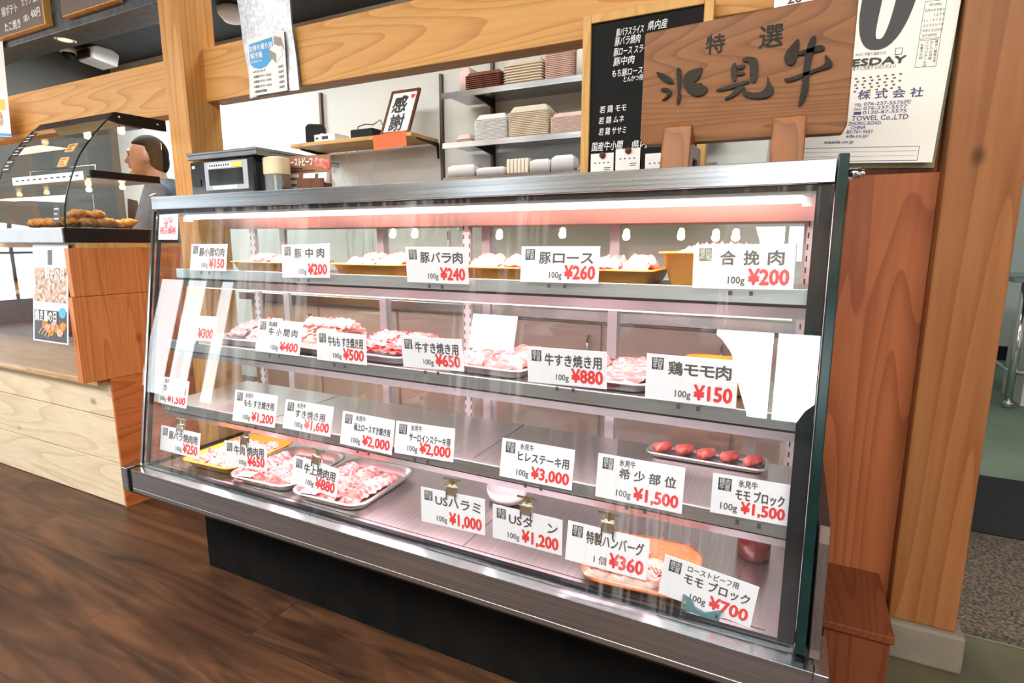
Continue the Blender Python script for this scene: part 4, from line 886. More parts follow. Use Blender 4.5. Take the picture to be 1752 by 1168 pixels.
# rounded writing box
def outline(xa, za, xb, zb, t=.0008, mi=1):
    A, B = cl(xa, za); ins.box(A, A+(xb-xa), e, 0, B-t, B, mi).box(A, A+(xb-xa), e, 0, B-(za-zb), B-(za-zb)+t, mi).box(A+(xb-xa)-t, A+(xb-xa), e, 0, B-(za-zb), B, mi).box(A, A+t, e, 0, B-(za-zb), B, mi)
outline(-.03, 1.250, .199, 1.2225); a, b = cl(-.03, 1.241); ins.box(a, a+.225, e, 0, b, b+.0003, 2).box(a, a+.225, e, 0, b-.009, b-.0087, 2)
outline(.180, 1.504, .214, 1.437, .0005, 0); outline(.1775, 1.435, .2115, 1.3865, .0005, 0)
ct('4月 (APRIL)', .187, 1.4945, .020, .006); ct('日月火水木金土', .1815, 1.4855, .031, .005)
for r_, row in enumerate(('         1   2   3   4', ' 5   6   7   8   9  10 11', '12 13 14 15 16 17 18', '19 20 21 22 23 24 25', '26 27 28 29 30')):
    if r_ == 0: ct('1 2 3 4', .1965, 1.476, .0155, .0066)
    elif r_ == 4: ct(row, .181, 1.476-.0088*r_, .023, .0066)
    else: ct(row.strip(), .181, 1.476-.0088*r_, .0315, .0066)
for k, col in enumerate(('お菓子の日', 'ヘリコプターの日', 'みどりの月間', '横浜八幡宮大祭')):
    for j, chh in enumerate(col): ct(chh, .1805+.0075*k, 1.4275-.0058*j-(.003 if k == 0 else 0), .0048, .0055)
ins.build('print', [M['ink'], M['navy'], M['greyink'], M['cream']], page, local=True)

bx = thing('wooden_step_box', 'reddish cedar box with a flat top standing on the floor between meat case and pillar', 'box', (.16, 1.30, 0))
MB().box(.1005, .2215, 1.178, 1.419, .298, .314).build('top_board', M['box_wood'], bx, bevel=.002)
MB().box(.104, .217, 1.185, 1.419, 0, .2978).build('box_body', M['box_body'], bx, bevel=.0015)
o = MB().grid(lambda u, v: (.385+u*1.2, 1.535+v*.575, .152+.010*0), 2, 2).box(.385, 1.585, 1.535, 2.11, .1502, .162).build('coir_mat', M['mat_brown'], origin=(1, 1.8, .15)); tag(o, 'speckled brown coir doormat on the raised floor beyond the pillar', 'doormat')
o = MB().box(.40, 1.70, 2.125, 2.68, .1502, .160).build('rubber_mat', M['mat_dark'], origin=(1, 2.4, .15)); tag(o, 'black ribbed mat behind the brown doormat beyond the pillar', 'mat')
tb = thing('steel_work_table', 'steel work table with tubular legs in the passage beyond the pillar', 'table', (1.5, 4.2, .15))
MB().box(1.045, 2.05, 3.90, 4.55, .845, .875).build('table_top', M['steel'], tb, bevel=.003)
for sx in (1.11, 1.99):
    for sy in (3.95, 4.50): MB().tube([(sx, sy, .15), (sx, sy, .845)], .019, 12).lathe([(.014, .0), (.024, .002), (.024, .03), (.019, .04)], (sx, sy, .15), 12).build('leg', M['chrome'], tb)
MB().tube([(1.11, 3.95, .35), (1.99, 3.95, .35)], .012, 8).build('crossbar', M['chrome'], tb)
MB().tube([(1.11, 3.95, .35), (1.11, 4.5, .35)], .012, 8).build('crossbar', M['chrome'], tb)
bn = MB().prism([(1.185, 4.02), (1.185, 4.36), (1.62, 4.36), (1.62, 4.02)], 'Z', .15, .60).box(1.20, 1.605, 4.017, 4.0205, .17, .50, 1).build('storage_bin', [M['cream'], M['black']], bevel=.015, origin=(1.4, 4.1, .15)); tag(bn, 'cream bin with a dark front under the steel table in the passage', 'bin')

# ================================================================== COUNTER AND FOOD WARMER (left)
ct_ = thing('wooden_counter', 'pale plank and cedar serving counter with a glass front left of the meat case', 'counter', (-3.2, 1.35, 0))
pk = MB()
for k, (z0, z1) in enumerate(((0.002, .179), (.183, .367), (.371, .505))): pk.box(-4.6, -2.345, 1.208, 1.228, z0, z1)
pk.build('plank_front', M['planks'], ct_, bevel=.0015)
MB().box(-4.6, -2.346, 1.2285, 1.24, 0, .505).build('plank_gap_shade', M['black'], ct_)  # black sheet added so the gaps between planks look dark
MB().box(-2.3448, -2.334, 1.206, 1.61, 0, .531).build('lower_side_board', M['counter_low'], ct_)
MB().box(-4.6, -2.3655, 1.172, 1.60, .5055, .531).build('ledge', M['shelf_wood'], ct_, bevel=.002)
sd = MB().box(-2.365, -2.334, 1.110, 1.62, .5315, .853).build('side_panel', M['counter_side'], ct_, bevel=.0015)
dw = MB()
for y, z in ((1.16, .835), (1.25, .838), (1.335, .842), (1.42, .845)): dw.tube([(-2.3342, y, z), (-2.3336, y, z)], .005, 12)
dw.build('dowel_plug', M['counter_low'], sd)
MB().box(-2.362, -2.334, 1.118, 1.62, .8545, 1.0295).build('side_panel', M['counter_side'], ct_, bevel=.0015)
MB().box(-4.6, -2.334, 1.150, 1.61, 1.030, 1.0475).build('counter_top', M['shelf_wood'], ct_)
MB().box(-4.6, -2.3655, 1.16, 1.56, .843, .859).build('inner_shelf', M['shelf_wood'], ct_)
MB().box(-4.6, -2.3655, 1.585, 1.60, .531, 1.03).build('back_panel', M['dark_wood'], ct_)
MB().box(-4.6, -2.3655, 1.142, 1.148, .531, 1.03).build('glass_front', M['pane'], ct_)
ps = thing('poster', 'pale poster with food pictures taped to the glass of the wooden counter', 'poster', (-2.489, 1.136, 1.042))
ps.rotation_euler = (R(-6.5), 0, 0)
p_ = MB().box(-.123, .123, -.0008, 0, -.365, 0, 0)
e = -.0012
p_.box(-.016, .016, e, 0, -.075, -.02, 1).box(-.113, .113, e, 0, -.215, -.085, 2).box(-.113, .113, e, 0, -.36, -.245, 3)
p_.text('餃子の日', .044, -.030, -.122, -.0026, w=.128, mi=4, bold=.03).text('焼き鳥の日', .044, -.105, -.283, -.0026, w=.150, mi=4, bold=.03)
p_.prism([(.085+.024*math.cos(a*math.pi/10), -.250+.020*math.sin(a*math.pi/10)) for a in range(20)], 'Y', -.0019, -.0009, 5)
for k in range(4): p_.prism([(-.085+.022*k, -.335-.004*k), (-.081+.022*k, -.337-.004*k), (-.040+.022*k, -.300), (-.044+.022*k, -.298)], 'Y', -.0018, -.0009, 6)
for k in range(7):
    cx, cz = -.035+.021*k, -.300-.012*(k % 3); p_.prism([(cx+.022*math.cos(a*math.pi/6), cz+.016*math.sin(a*math.pi/6)) for a in range(12)], 'Y', -.0021-.0001*k, -.0009, 7+k % 2)
p_.build('printed_sheet', [M['poster'], M['greyink'], M['tile'], M['ink'], M['paper'], M['blue'], M['frame_wood'], M['fried'], M['patty']], ps, local=True)

wm = thing('food_warmer', 'curved glass hot food warmer with black brackets on the wooden counter', 'food warmer', (-2.6, 1.3, 1.0485))
WX0, WX1 = -2.87, -2.336
MB().box(WX0, WX1-.012, 1.115, 1.52, 1.0485, 1.098).build('base', M['warmer_base'], wm, bevel=.003)
MB().box(WX1-.0115, WX1, 1.112, 1.53, 1.0485, 1.101).build('base_end_plate', M['black_metal'], wm, bevel=.001)
curve = [(1.120, 1.10), (1.128, 1.175), (1.147, 1.243), (1.19, 1.349), (1.248, 1.434), (1.305, 1.502)]
def cr(t):
    t *= len(curve)-1; i = min(int(t), len(curve)-2); f = t-i
    P = [curve[max(i-1, 0)], curve[i], curve[i+1], curve[min(i+2, len(curve)-1)]]
    return tuple(.5*((2*P[1][k])+(-P[0][k]+P[2][k])*f+(2*P[0][k]-5*P[1][k]+4*P[2][k]-P[3][k])*f*f+(-P[0][k]+3*P[1][k]-3*P[2][k]+P[3][k])*f**3) for k in (0, 1))
cv = [cr(k/24) for k in range(25)]
MB().grid(lambda u, v: (WX0+.004+u*(WX1-WX0-.008), cr(v)[0], cr(v)[1]), 4, 24).build('curved_glass', M['pane'], wm)
for xe in (WX0+.002, WX1-.002): MB().tube([(xe, y, z) for y, z in cv], .0028, 8).build('glass_edge_trim', M['glass_edge'], wm)
MB().prism(cv+[(1.50, 1.505), (1.50, 1.10)], 'X', WX1-.006, WX1-.002).build('side_glass', M['pane'], wm)
MB().prism(cv+[(1.50, 1.505), (1.50, 1.10)], 'X', WX0, WX0+.004).build('side_glass', M['pane'], wm)
tb_ = MB().prism([(1.303, 1.500), (1.33, 1.533), (1.525, 1.536), (1.525, 1.494), (1.345, 1.492)], 'X', WX1-.010, WX1+.002).build('top_bracket', M['black_metal'], wm, bevel=.001)
for y, z in ((1.345, 1.517), (1.49, 1.515)): MB().lathe([(0, .003), (.004, .002), (.005, 0)], (0, 0, 0), 12, 0, Matrix.Translation((WX1+.002, y, z)) @ Matrix.Rotation(R(90), 4, 'Y')).build('screw', M['gold'], tb_)
MB().prism([(1.305, 1.503), (1.332, 1.533), (1.52, 1.535), (1.52, 1.528), (1.335, 1.526), (1.311, 1.503)], 'X', WX0, WX1-.0105).build('top_plate', M['steel_side'], wm)
MB().prism([(1.36, 1.526), (1.48, 1.526), (1.45, 1.495), (1.39, 1.495)], 'X', WX0+.03, WX1-.04).build('lamp_canopy', M['steel'], wm)
for k, x in enumerate((-2.70, -2.46)):
    MB().lathe([(0, -.010), (.010, -.007), (.013, .003), (.009, .012), (.007, .020)], (x, 1.42, 1.486), 14).build('heat_lamp', M['warm_soft'], wm)
    MB().lathe([(0, -.008), (.009, -.006), (.011, .003), (.008, .009), (.006, .015)], (x, 1.40, 1.268), 14).build('heat_lamp', M['warm_soft'], wm)
l = bpy.data.lights.new('warmer_glow', 'AREA'); l.shape = 'RECTANGLE'; l.size = .45; l.size_y = .1; l.energy = 4.5; l.color = (1, .66, .32)
lo = bpy.data.objects.new('warmer_glow', l); COL.objects.link(lo); lo.location = (-2.6, 1.40, 1.458)
l2 = bpy.data.lights.new('warmer_glow_low', 'AREA'); l2.shape = 'RECTANGLE'; l2.size = .45; l2.size_y = .1; l2.energy = 3.0; l2.color = (1, .66, .32)
lo = bpy.data.objects.new('warmer_glow_low', l2); COL.objects.link(lo); lo.location = (-2.6, 1.36, 1.242)
rk = MB().box(WX0+.01, WX1-.012, 1.215, 1.46, 1.284, 1.288).build('rack', M['steel'], wm)
rs = MB().box(WX0+.01, WX1-.012, 1.205, 1.2145, 1.276, 1.306, 0)
for k in range(11): rs.box(WX0+.04+k*.043, WX0+.060+k*.043, 1.2043, 1.205, 1.289, 1.294, 1)
rs.build('rack_front', [M['alu'], M['slot']], rk)
MB().box(WX1-.0115, WX1+.001, 1.225, 1.478, 1.286, 1.312).build('rack_bracket', M['black_metal'], wm)
MB().tube([(WX0+.03, 1.26, 1.288), (WX0+.03, 1.26, 1.335), (WX1-.035, 1.26, 1.335), (WX1-.035, 1.26, 1.288)], .0022, 8).build('wire_guard', M['chrome'], rk)
def label_on(name, x, t, w_, h, m, det=1):
    (y0, z0), (y1, z1) = cr(t-.02), cr(t+.02); ang = math.atan2(y1-y0, z1-z0); y, z = cr(t)
    mb = MB().box(-w_/2, w_/2, -.0012, -.0004, -h/2, h/2, 0)
    for k in range(3): mb.box(-w_*.36, w_*(.30-.22*(k % 2)), -.0016, -.0012, h*(.28-.28*k)-.0022, h*(.28-.28*k)+.0022, 1)
    o = mb.build(name, m, wm, local=True); o.location = Vector((x, y-.0012, z))-wloc(wm); o.rotation_euler = (-ang, 0, 0)
for t in (.88, .74, .60): label_on('dark_label', -2.835, t, .062, .060, [M['ink'], M['paper']])
label_on('dark_label', -2.386, .14, .045, .062, [M['ink'], M['paper']])
label_on('orange_label', -2.428, .70, .058, .038, [M['orange_sticker'], M['ink']]); label_on('orange_label', -2.425, .58, .058, .038, [M['orange_sticker'], M['red']])
# croquettes
MB().box(WX0+.02, WX1-.02, 1.13, 1.47, 1.099, 1.103).build('food_tray', M['alu'], wm)
fr = None; rng = random.Random(11)
def lump(seed):
    r_ = random.Random(seed); ph = [r_.uniform(0, 6) for _ in range(6)]; mb = MB(); nu, nv = 22, 12; vs = []
    for j in range(nv+1):
        for i in range(nu):
            a = 2*math.pi*i/nu; b = math.pi*j/nv
            d = Vector((math.sin(b)*math.cos(a), math.sin(b)*math.sin(a), -math.cos(b)))
            k = 1+.10*math.sin(5*d.x+ph[0])*math.sin(5*d.y+ph[1])+.06*math.sin(13*d.x+ph[2]+9*d.z)+.05*math.sin(15*d.y+ph[3])
            vs.append((d.x*.037*k, d.y*.026*k, d.z*.017*k))
    fs = [(j*nu+i, j*nu+(i+1) % nu, (j+1)*nu+(i+1) % nu, (j+1)*nu+i) for j in range(nv) for i in range(nu)]
    return mb.add(vs, fs, 0, True).build('fried_croquette', M['fried'])
FR = [lump(k) for k in range(3)]; used = set()
spots = [(-2.395, 1.165, 0), (-2.395, 1.225, 0), (-2.39, 1.288, 0), (-2.385, 1.358, 0), (-2.465, 1.17, 0), (-2.465, 1.23, 0), (-2.47, 1.29, 0), (-2.46, 1.35, 0), (-2.41, 1.20, .030), (-2.405, 1.265, .030), (-2.44, 1.235, .030), (-2.57, 1.18, 0), (-2.57, 1.26, 0), (-2.65, 1.18, 0), (-2.65, 1.25, 0)]
for k, (x, y, dz) in enumerate(spots):
    s = FR[k % 3]
    if k < 3: o = s
    else: o = s.copy(); COL.objects.link(o)
    o.location = (x, y, 1.1245+dz); o.rotation_euler = (R(rng.uniform(-15, 15)), R(rng.uniform(-15, 15)), R(rng.uniform(0, 180)))
    tag(o, 'golden crumbed croquette on the floor of the food warmer', 'croquette', 'croquettes in the food warmer')

# ================================================================== PERSON behind the warmer
pr = thing('person', 'dark haired person in a dark shirt facing left behind the food warmer', 'person', (-3.44, 2.20, 0))
pr.rotation_euler = (0, 0, R(46))
def ell(mb, c, r, n=20, m_=14, fn=None):
    vs = []
    for j in range(m_+1):
        for i in range(n):
            a = 2*math.pi*i/n; b = math.pi*j/m_; d = Vector((math.sin(b)*math.cos(a), math.sin(b)*math.sin(a), -math.cos(b)))
            p = Vector((d.x*r[0], d.y*r[1], d.z*r[2]))
            if fn: p = fn(d, p)
            vs.append(tuple(Vector(c)+p))
    mb.add(vs, [(j*n+i, j*n+(i+1) % n, (j+1)*n+(i+1) % n, (j+1)*n+i) for j in range(m_) for i in range(n)], 0, True)
HC = (-.075, 0, 1.545)
def headf(d, p):
    if d.z < -.2: p.y *= 1-.30*(-d.z-.2); p.x = p.x*(1-.05)-(.018*(-d.z-.2) if d.x < 0 else -.02*(-d.z))
    return p
b_ = MB(); ell(b_, HC, (.094, .074, .115), fn=headf)
b_.tube([(HC[0]-.088, 0, HC[2]+.015), (HC[0]-.098, 0, HC[2]-.008), (HC[0]-.112, 0, HC[2]-.026), (HC[0]-.09, 0, HC[2]-.033)], [.009, .010, .013, .010], 8)
b_.tube([(HC[0]-.088, -.02, HC[2]-.058), (HC[0]-.096, 0, HC[2]-.057), (HC[0]-.088, .02, HC[2]-.058)], [.006, .008, .006], 6)
b_.tube([(HC[0]-.086, -.05, HC[2]+.026), (HC[0]-.092, -.02, HC[2]+.030), (HC[0]-.092, .02, HC[2]+.030), (HC[0]-.086, .05, HC[2]+.026)], [.008, .010, .010, .008], 6)
ell(b_, (HC[0]-.078, 0, HC[2]-.095), (.022, .026, .018), 12, 8)
for sy in (-1, 1): ell(b_, (HC[0]+.006, sy*.079, HC[2]-.006), (.021, .016, .033), 12, 8)
b_.tube([(-.045, 0, 1.50), (-.030, 0, 1.42), (-.01, 0, 1.36)], [.052, .054, .07], 14)
b_.tube([(-.01, 0, 1.38), (0, 0, 1.25), (0, 0, 1.08), (0, 0, .92)], [.07, .125, .115, .13], 16)
for sy in (-1, 1):
    b_.tube([(0, sy*.10, 1.36), (0, sy*.18, 1.34), (-.05, sy*.215, 1.20), (-.09, sy*.215, 1.09), (-.22, sy*.17, 1.03), (-.32, sy*.12, 1.02)], [.05, .055, .047, .040, .034, .024], 12)
    ell(b_, (-.365, sy*.105, 1.012), (.048, .034, .015), 12, 8)
    for k in range(4): b_.tube([(-.40, sy*(.080+.018*k), 1.012), (-.435-.006*(k in (1, 2)), sy*(.078+.018*k), 1.005), (-.458-.008*(k in (1, 2)), sy*(.077+.018*k), .990)], [.0085, .008, .007], 8)
    b_.tube([(-.345, sy*.08, 1.010), (-.375, sy*.052, 1.004), (-.402, sy*.046, .996)], [.010, .009, .008], 8)
    b_.tube([(0, sy*.09, .93), (-.01, sy*.10, .50), (.02, sy*.10, .09)], [.09, .058, .042], 12)
    b_.tube([(.04, sy*.10, .05), (-.05, sy*.10, .045), (-.14, sy*.105, .035)], [.042, .042, .030], 10)
body = b_.build('body', M['skin'], pr, local=True)
rm = body.modifiers.new('remesh', 'REMESH'); rm.mode = 'VOXEL'; rm.voxel_size = .008; rm.use_smooth_shade = True
for sy in (-1, 1): MB().lathe([(0, -.006), (.006, -.003), (.007, 0), (.004, .004), (0, .005)], (HC[0]-.083, sy*.030, HC[2]+.008), 10).build('eye', M['black'], pr, local=True)
h_ = MB()
def hairf(d, p):
    if d.x < -.05 and d.z < .42: p *= .78
    return p
ell(h_, (HC[0]+.014, 0, HC[2]+.022), (.102, .083, .108), 26, 18, hairf)
ell(h_, (HC[0]+.056, 0, HC[2]-.020), (.060, .066, .080), 18, 12)
hair = h_.build('hair', M['hair'], pr, local=True); rm = hair.modifiers.new('remesh', 'REMESH'); rm.mode = 'VOXEL'; rm.voxel_size = .008; rm.use_smooth_shade = True
s_ = MB()
s_.tube([(-.012, 0, 1.415), (0, 0, 1.36), (0, 0, 1.25), (0, 0, 1.08), (0, 0, .86)], [.072, .115, .148, .138, .158], 18)
for sy in (-1, 1): s_.tube([(0, sy*.08, 1.36), (0, sy*.18, 1.345), (-.05, sy*.218, 1.20), (-.088, sy*.217, 1.10), (-.13, sy*.20, 1.07)], [.066, .070, .060, .054, .048], 14)
sh = s_.build('shirt', M['shirt'], pr, local=True); rm = sh.modifiers.new('remesh', 'REMESH'); rm.mode = 'VOXEL'; rm.voxel_size = .011; rm.use_smooth_shade = True
t_ = MB()
for sy in (-1, 1): t_.tube([(0, sy*.075, .93), (-.01, sy*.10, .50), (.02, sy*.10, .11)], [.112, .076, .062], 14)
tr = t_.build('trousers', M['trousers'], pr, local=True); rm = tr.modifiers.new('remesh', 'REMESH'); rm.mode = 'VOXEL'; rm.voxel_size = .013; rm.use_smooth_shade = True
MB().prism([(-.16, .55), (.16, .55), (.15, 1.10), (.09, 1.30), (-.09, 1.30), (-.15, 1.10)], 'X', -.176, -.170).build('apron', M['apron'], pr, local=True)

# ================================================================== SOFFIT ITEMS, BAG ON THE BEAM
def menu_board(x0, x1, zb, zt, label, lines):
    t = thing('menu_board', label, 'menu board', ((x0+x1)/2, 1.47, zb))
    hw = (x1-x0)/2
    f = MB().box(-hw, hw, -.012, .0165, 0, zt-zb, 0).build('board', M['frame_wood'], t, local=True)
    m = MB().box(-hw+.0015, hw-.012, -.0135, -.012, .0045, zt-zb-.004, 0)
    for s, h, x, z, wd in lines: m.text(s, h, x, z, -.0142, w=wd, mi=1, bold=.02)
    m.build('menu_face', [M['brownboard'], M['chalk']], f, local=True)
menu_board(-3.66, -2.985, 1.980, 2.30, 'dark brown menu board with white handwriting at the far left of the soffit', [('揚ポテト', .042, -.01, .085, .14), ('カップ 250', .042, .17, .098, .14), ('たこ焼き', .042, .0, .02, .14), ('5個入', .030, .17, .035, .05), ('400円', .042, .235, .040, .075)])
menu_board(-2.85, -2.470, 1.985, 2.30, 'plain brown menu board on the soffit beside the cedar post', [])
t = thing('soffit_downlight', 'round recessed downlight under the black soffit', 'downlight', (-3.033, 1.552, 1.95))
MB().lathe([(.028, -.001), (.040, -.004), (.043, 0)], (0, 0, 0), 24).build('trim_ring', M['chrome'], t, local=True)
MB().lathe([(0, -.0012), (.028, -.0012)], (0, 0, 0), 24).build('lens', M['warm_dim'], t, local=True)
t = thing('dome_camera', 'white dome security camera under the dark ceiling', 'camera', (-5.02, 2.58, 2.49))
MB().lathe([(.06, 0), (.06, -.025), (.052, -.04)], (0, 0, 0), 24).build('housing', M['enamel'], t, local=True)
MB().lathe([(.045, -.036), (.040, -.062), (.022, -.080), (0, -.085)], (0, 0, 0), 24).build('dome', M['black'], t, local=True)
t = thing('projector_camera', 'white box camera with a dark window under the dark ceiling', 'camera', (-4.86, 2.70, 2.49))
MB().prism([(-.10, -.02), (-.09, -.10), (.08, -.12), (.10, -.03), (.06, 0), (-.06, 0)], 'X', -.10, .10).build('housing', M['enamel'], t, bevel=.012, local=True)
MB().box(-.072, .072, -.112, -.096, -.088, -.034).build('window', M['black'], t, local=True)
o = MB().lathe([(0, -.10), (.05, -.09), (.085, -.05), (.09, -.02), (.06, 0)], (0, 0, 0), 24).build('ceiling_detector', M['enamel']); o.location = (-3.25, 2.62, 2.49); tag(o, 'white round ceiling fixture partly hidden by the silver bag', 'ceiling fixture')
t = thing('hanging_flyer', 'pale flyer with a yellow mark hanging from the soffit above the warmer', 'flyer', (-3.50, 1.475, 2.0))
t.rotation_euler = (0, R(6), 0)
MB().box(-.16, .10, -.001, 0, -.44, .06, 0).box(.02, .07, -.0016, -.001, -.32, -.27, 1).prism([(.02+.018*math.cos(a*math.pi/6), -.36+.035*math.sin(a*math.pi/6)) for a in range(12)], 'Y', -.0016, -.001, 3).box(-.16, .10, -.0016, -.001, -.437, -.425, 2).build('sheet', [M['paper'], M['yellow'], M['blue'], M['tile']], t, local=True)

bg_ = thing('insulated_bag', 'silver insulated bag hung over the cedar beam beside the post', 'bag', (-1.70, 1.50, 1.565))
def bagf(u, v):
    x = -.120+u*.250+(-.018*v)+.004*math.sin(8*v+3*u); z = v*.52
    return (x+(.0 if u < .5 else -.012*v), .012-.010*math.sin(u*math.pi)*1.0+.003*math.sin(14*v+5*u)-.030*v*v, z)
MB().grid(bagf, 14, 26).grid(lambda u, v: (lambda p: (p[0], p[1]+.006, p[2]))(bagf(u, v)), 14, 26).build('bag_sheet', M['silver'], bg_, local=True)
pf = MB().box(-.094, .086, -.0016, -.0008, .001, .191, 0)
e = -.0022
blue = [(-.086, .182), (.026, .192), (.026, .145)]+[(.026-.056*(1-math.cos(a*math.pi/12)), .118-.035*math.sin(a*math.pi/12)) for a in range(1, 12)]+[(-.086, .118)]
blue = [(-.088, .172), (.030, .180), (.030, .130), (.015, .105), (-.010, .090), (-.040, .086), (-.070, .093), (-.088, .108)]
pf.prism(blue, 'Y', e, -.0016, 1)
pf.text('お持ち帰り用', .022, -.086, .148, e-.0004, w=.112, mi=0, bold=.02).text('保冷箱', .022, -.084, .124, e-.0004, w=.060, mi=0, bold=.02).text('(発泡箱付き)', .010, -.084, .109, e-.0004, w=.056, mi=0)
pf.prism([(.010, .120), (.043, .095), (.043, .125), (.012, .142)], 'Y', e-.0008, e, 3).prism([(.043, .095), (.073, .118), (.072, .140), (.043, .125)], 'Y', e-.0008, e, 0).prism([(.012, .142), (.043, .125), (.072, .140), (.040, .155)], 'Y', e-.0010, e-.0004, 4).prism([(.034, .150), (.072, .146), (.084, .130), (.072, .172), (.038, .182)], 'Y', e-.0004, e, 3)
pf.prism([(.0425, .095), (.0437, .095), (.0437, .125), (.0425, .125)], 'Y', e-.0012, e-.0006, 2)
for k, (a_, b2) in enumerate((('★アルミバッグ', '150円'), ('★発泡スチロール(小)', '250円'), ('★発泡スチロール(中)', '350円'), ('★発泡スチロール(大)', '450円'), ('★贈答用化粧箱', '300円'))):
    z = .0755-.0165*k; pf.text(a_, .0095, -.076, z, e, w=(.062 if k in (0, 4) else .088), mi=2, bold=.03).text(b2, .0100, .073, z+.002, e, w=.024, mi=2, bold=.03, al='R')
pf.build('price_sheet', [M['paper'], M['blue'], M['ink'], M['box_print'], M['white']], bg_, local=True)

# ================================================================== KITCHEN BACK WALL
def standard(x, z0, z1): tag(MB().box(x-.009, x+.009, 2.978, 3.0, z0, z1).build('shelf_standard', M['steel_side'], origin=(x, 2.99, z0)), 'thin metal shelf standard on the kitchen wall %s' % {-2.92: 'behind the black speaker', -1.965: 'between wooden shelf and steel shelves', -1.62: 'behind the steel shelves'}[x], 'shelf standard', 'shelf standards on the kitchen wall')
standard(-2.92, 1.40, 2.03); standard(-1.965, 1.20, 2.03); standard(-1.62, 1.30, 2.10)
ws = thing('wooden_shelf', 'orange toned wooden shelf on the kitchen wall above the scale', 'shelf', (-2.45, 2.85, 1.66))
MB().box(-2.92, -1.985, 2.705, 2.977, 1.640, 1.662).build('board', M['shelf_wood'], ws, bevel=.002)
for x in (-2.89, -1.985): MB().prism([(2.977, 1.640), (2.977, 1.55), (2.967, 1.55), (2.960, 1.618), (2.76, 1.632), (2.76, 1.640)], 'X', x-.004, x+.004).build('bracket', M['black_metal'], ws)
def steel_shelf(z, label):
    t = thing('steel_shelf', label, 'shelf', (-1.1, 2.85, z), 'steel wall shelves'); del t['group']
    MB().prism([(2.70, z), (2.70, z-.028), (2.712, z-.028), (2.715, z-.006), (2.976, z-.006), (2.976, z)], 'X', -1.775, -.35).build('plate', M['steel'], t)
    for x in (-1.60, -.75): MB().prism([(2.977, z-.0065), (2.977, z-.10), (2.967, z-.10), (2.955, z-.040), (2.74, z-.018), (2.74, z-.0065)], 'X', x-.004, x+.004).build('bracket', M['black_metal'], t)
steel_shelf(1.838, 'highest steel wall shelf holding packets and foam tray stacks'); steel_shelf(1.582, 'middle steel wall shelf holding white, cream and pink foam trays'); steel_shelf(1.400, 'lowest steel wall shelf holding white foam boxes')
# foam tray stacks: every tray is a thing
def stack(name, m, x0, x1, y0, y1, z, n, dz, label, group, h=.018, cat='foam tray', lid=False, inv=True):
    hx, hy = (x1-x0)/2, (y1-y0)/2; first = None
    for k in range(n):
        if first is None:
            mb = tray_mb(hx, hy, h, t=.002, taper=h*.55, lip=.004, r=.014)
            if inv: mb.v = [(a, b, h-c) for a, b, c in mb.v]; mb.f = [tuple(reversed(f)) for f in mb.f]
            o = first = mb.build(name, m)
        else: o = first.copy(); COL.objects.link(o)
        o.location = ((x0+x1)/2+random.uniform(-.0003, .0003), (y0+y1)/2, z+.0005+k*dz); tag(o, label, cat, group)
stack('foam_tray', M['foam_dark'], -1.640, -1.425, 2.715, 2.88, 1.838, 8, .0098, 'patterned reddish tray in the stack on the highest steel shelf', 'patterned trays on the highest shelf', h=.022)
stack('foam_tray', M['foam_cream'], -1.415, -1.195, 2.72, 2.90, 1.838, 8, .0130, 'cream foam tray in the stack on the highest steel shelf', 'cream trays on the highest shelf', h=.032)
stack('foam_tray', M['foam_pink'], -1.185, -1.035, 2.72, 2.90, 1.838, 17, .0085, 'pink foam tray in the tall stack on the highest steel shelf', 'pink trays on the highest shelf', h=.016)
stack('foam_tray', M['foam_pink'], -1.735, -1.63, 2.76, 2.92, 1.582, 4, .008, 'pink foam tray in the small stack at the left end of the middle steel shelf', 'small pink stack on the middle shelf', h=.028)
stack('foam_tray', M['foam'], -1.585, -1.392, 2.715, 2.89, 1.582, 16, .0068, 'white foam tray in the stack on the middle steel shelf', 'white trays on the middle shelf', h=.030)
stack('foam_tray', M['foam_cream'], -1.385, -1.158, 2.715, 2.91, 1.582, 15, .0085, 'cream foam tray in the tallest stack on the middle steel shelf', 'cream trays on the middle shelf', h=.034)
stack('foam_tray', M['foam_pink'], -1.150, -.955, 2.715, 2.89, 1.582, 14, .0058, 'pink and white foam tray in the stack beside the chalkboard on the middle steel shelf', 'pink trays on the middle shelf', h=.024)
def foam_box(x0, x1, y0, y1, z, h, m, label, name='foam_box'):
    hx, hy = (x1-x0)/2, (y1-y0)/2; mb = MB()
    loft(mb, [[(x, y, 0) for x, y in rrect(hx, hy, .008)], [(x, y, h*.78) for x, y in rrect(hx, hy, .008)], [(x, y, h*.80) for x, y in rrect(hx, hy, .008)], [(x, y, h*.99) for x, y in rrect(hx-.016, hy-.016, .007)], [(x, y, h) for x, y in rrect(hx-.018, hy-.018, .006)]])
    o = mb.build(name, m); o.location = ((x0+x1)/2, (y0+y1)/2, z+.0005); tag(o, label, 'box')
foam_box(-1.790+.03, -1.59, 2.72, 2.92, 1.400, .068, M['foam'], 'white foam box at the left end of the lowest steel shelf')
foam_box(-1.578, -1.408, 2.72, 2.90, 1.400, .047, M['foam'], 'low white foam box second from the left on the lowest steel shelf')
for k in range(6): o = MB().prism(rrect(.085, .040, .012), 'X', 0, .016).build('upright_tray', M['foam_cream']) if k == 0 else o.copy(); (COL.objects.link(o) if k else None); o.location = (-1.395+.021*k, 2.81, 1.441); tag(o, 'cream tray standing on edge among the white boxes of the lowest steel shelf', 'foam tray', 'trays on edge on the lowest shelf')
foam_box(-1.262, -1.152, 2.72, 2.90, 1.400, .070, M['foam'], 'tall narrow white foam box on the lowest steel shelf')
foam_box(-1.143, -1.022, 2.72, 2.92, 1.400, .082, M['foam'], 'tallest white foam box on the lowest steel shelf')
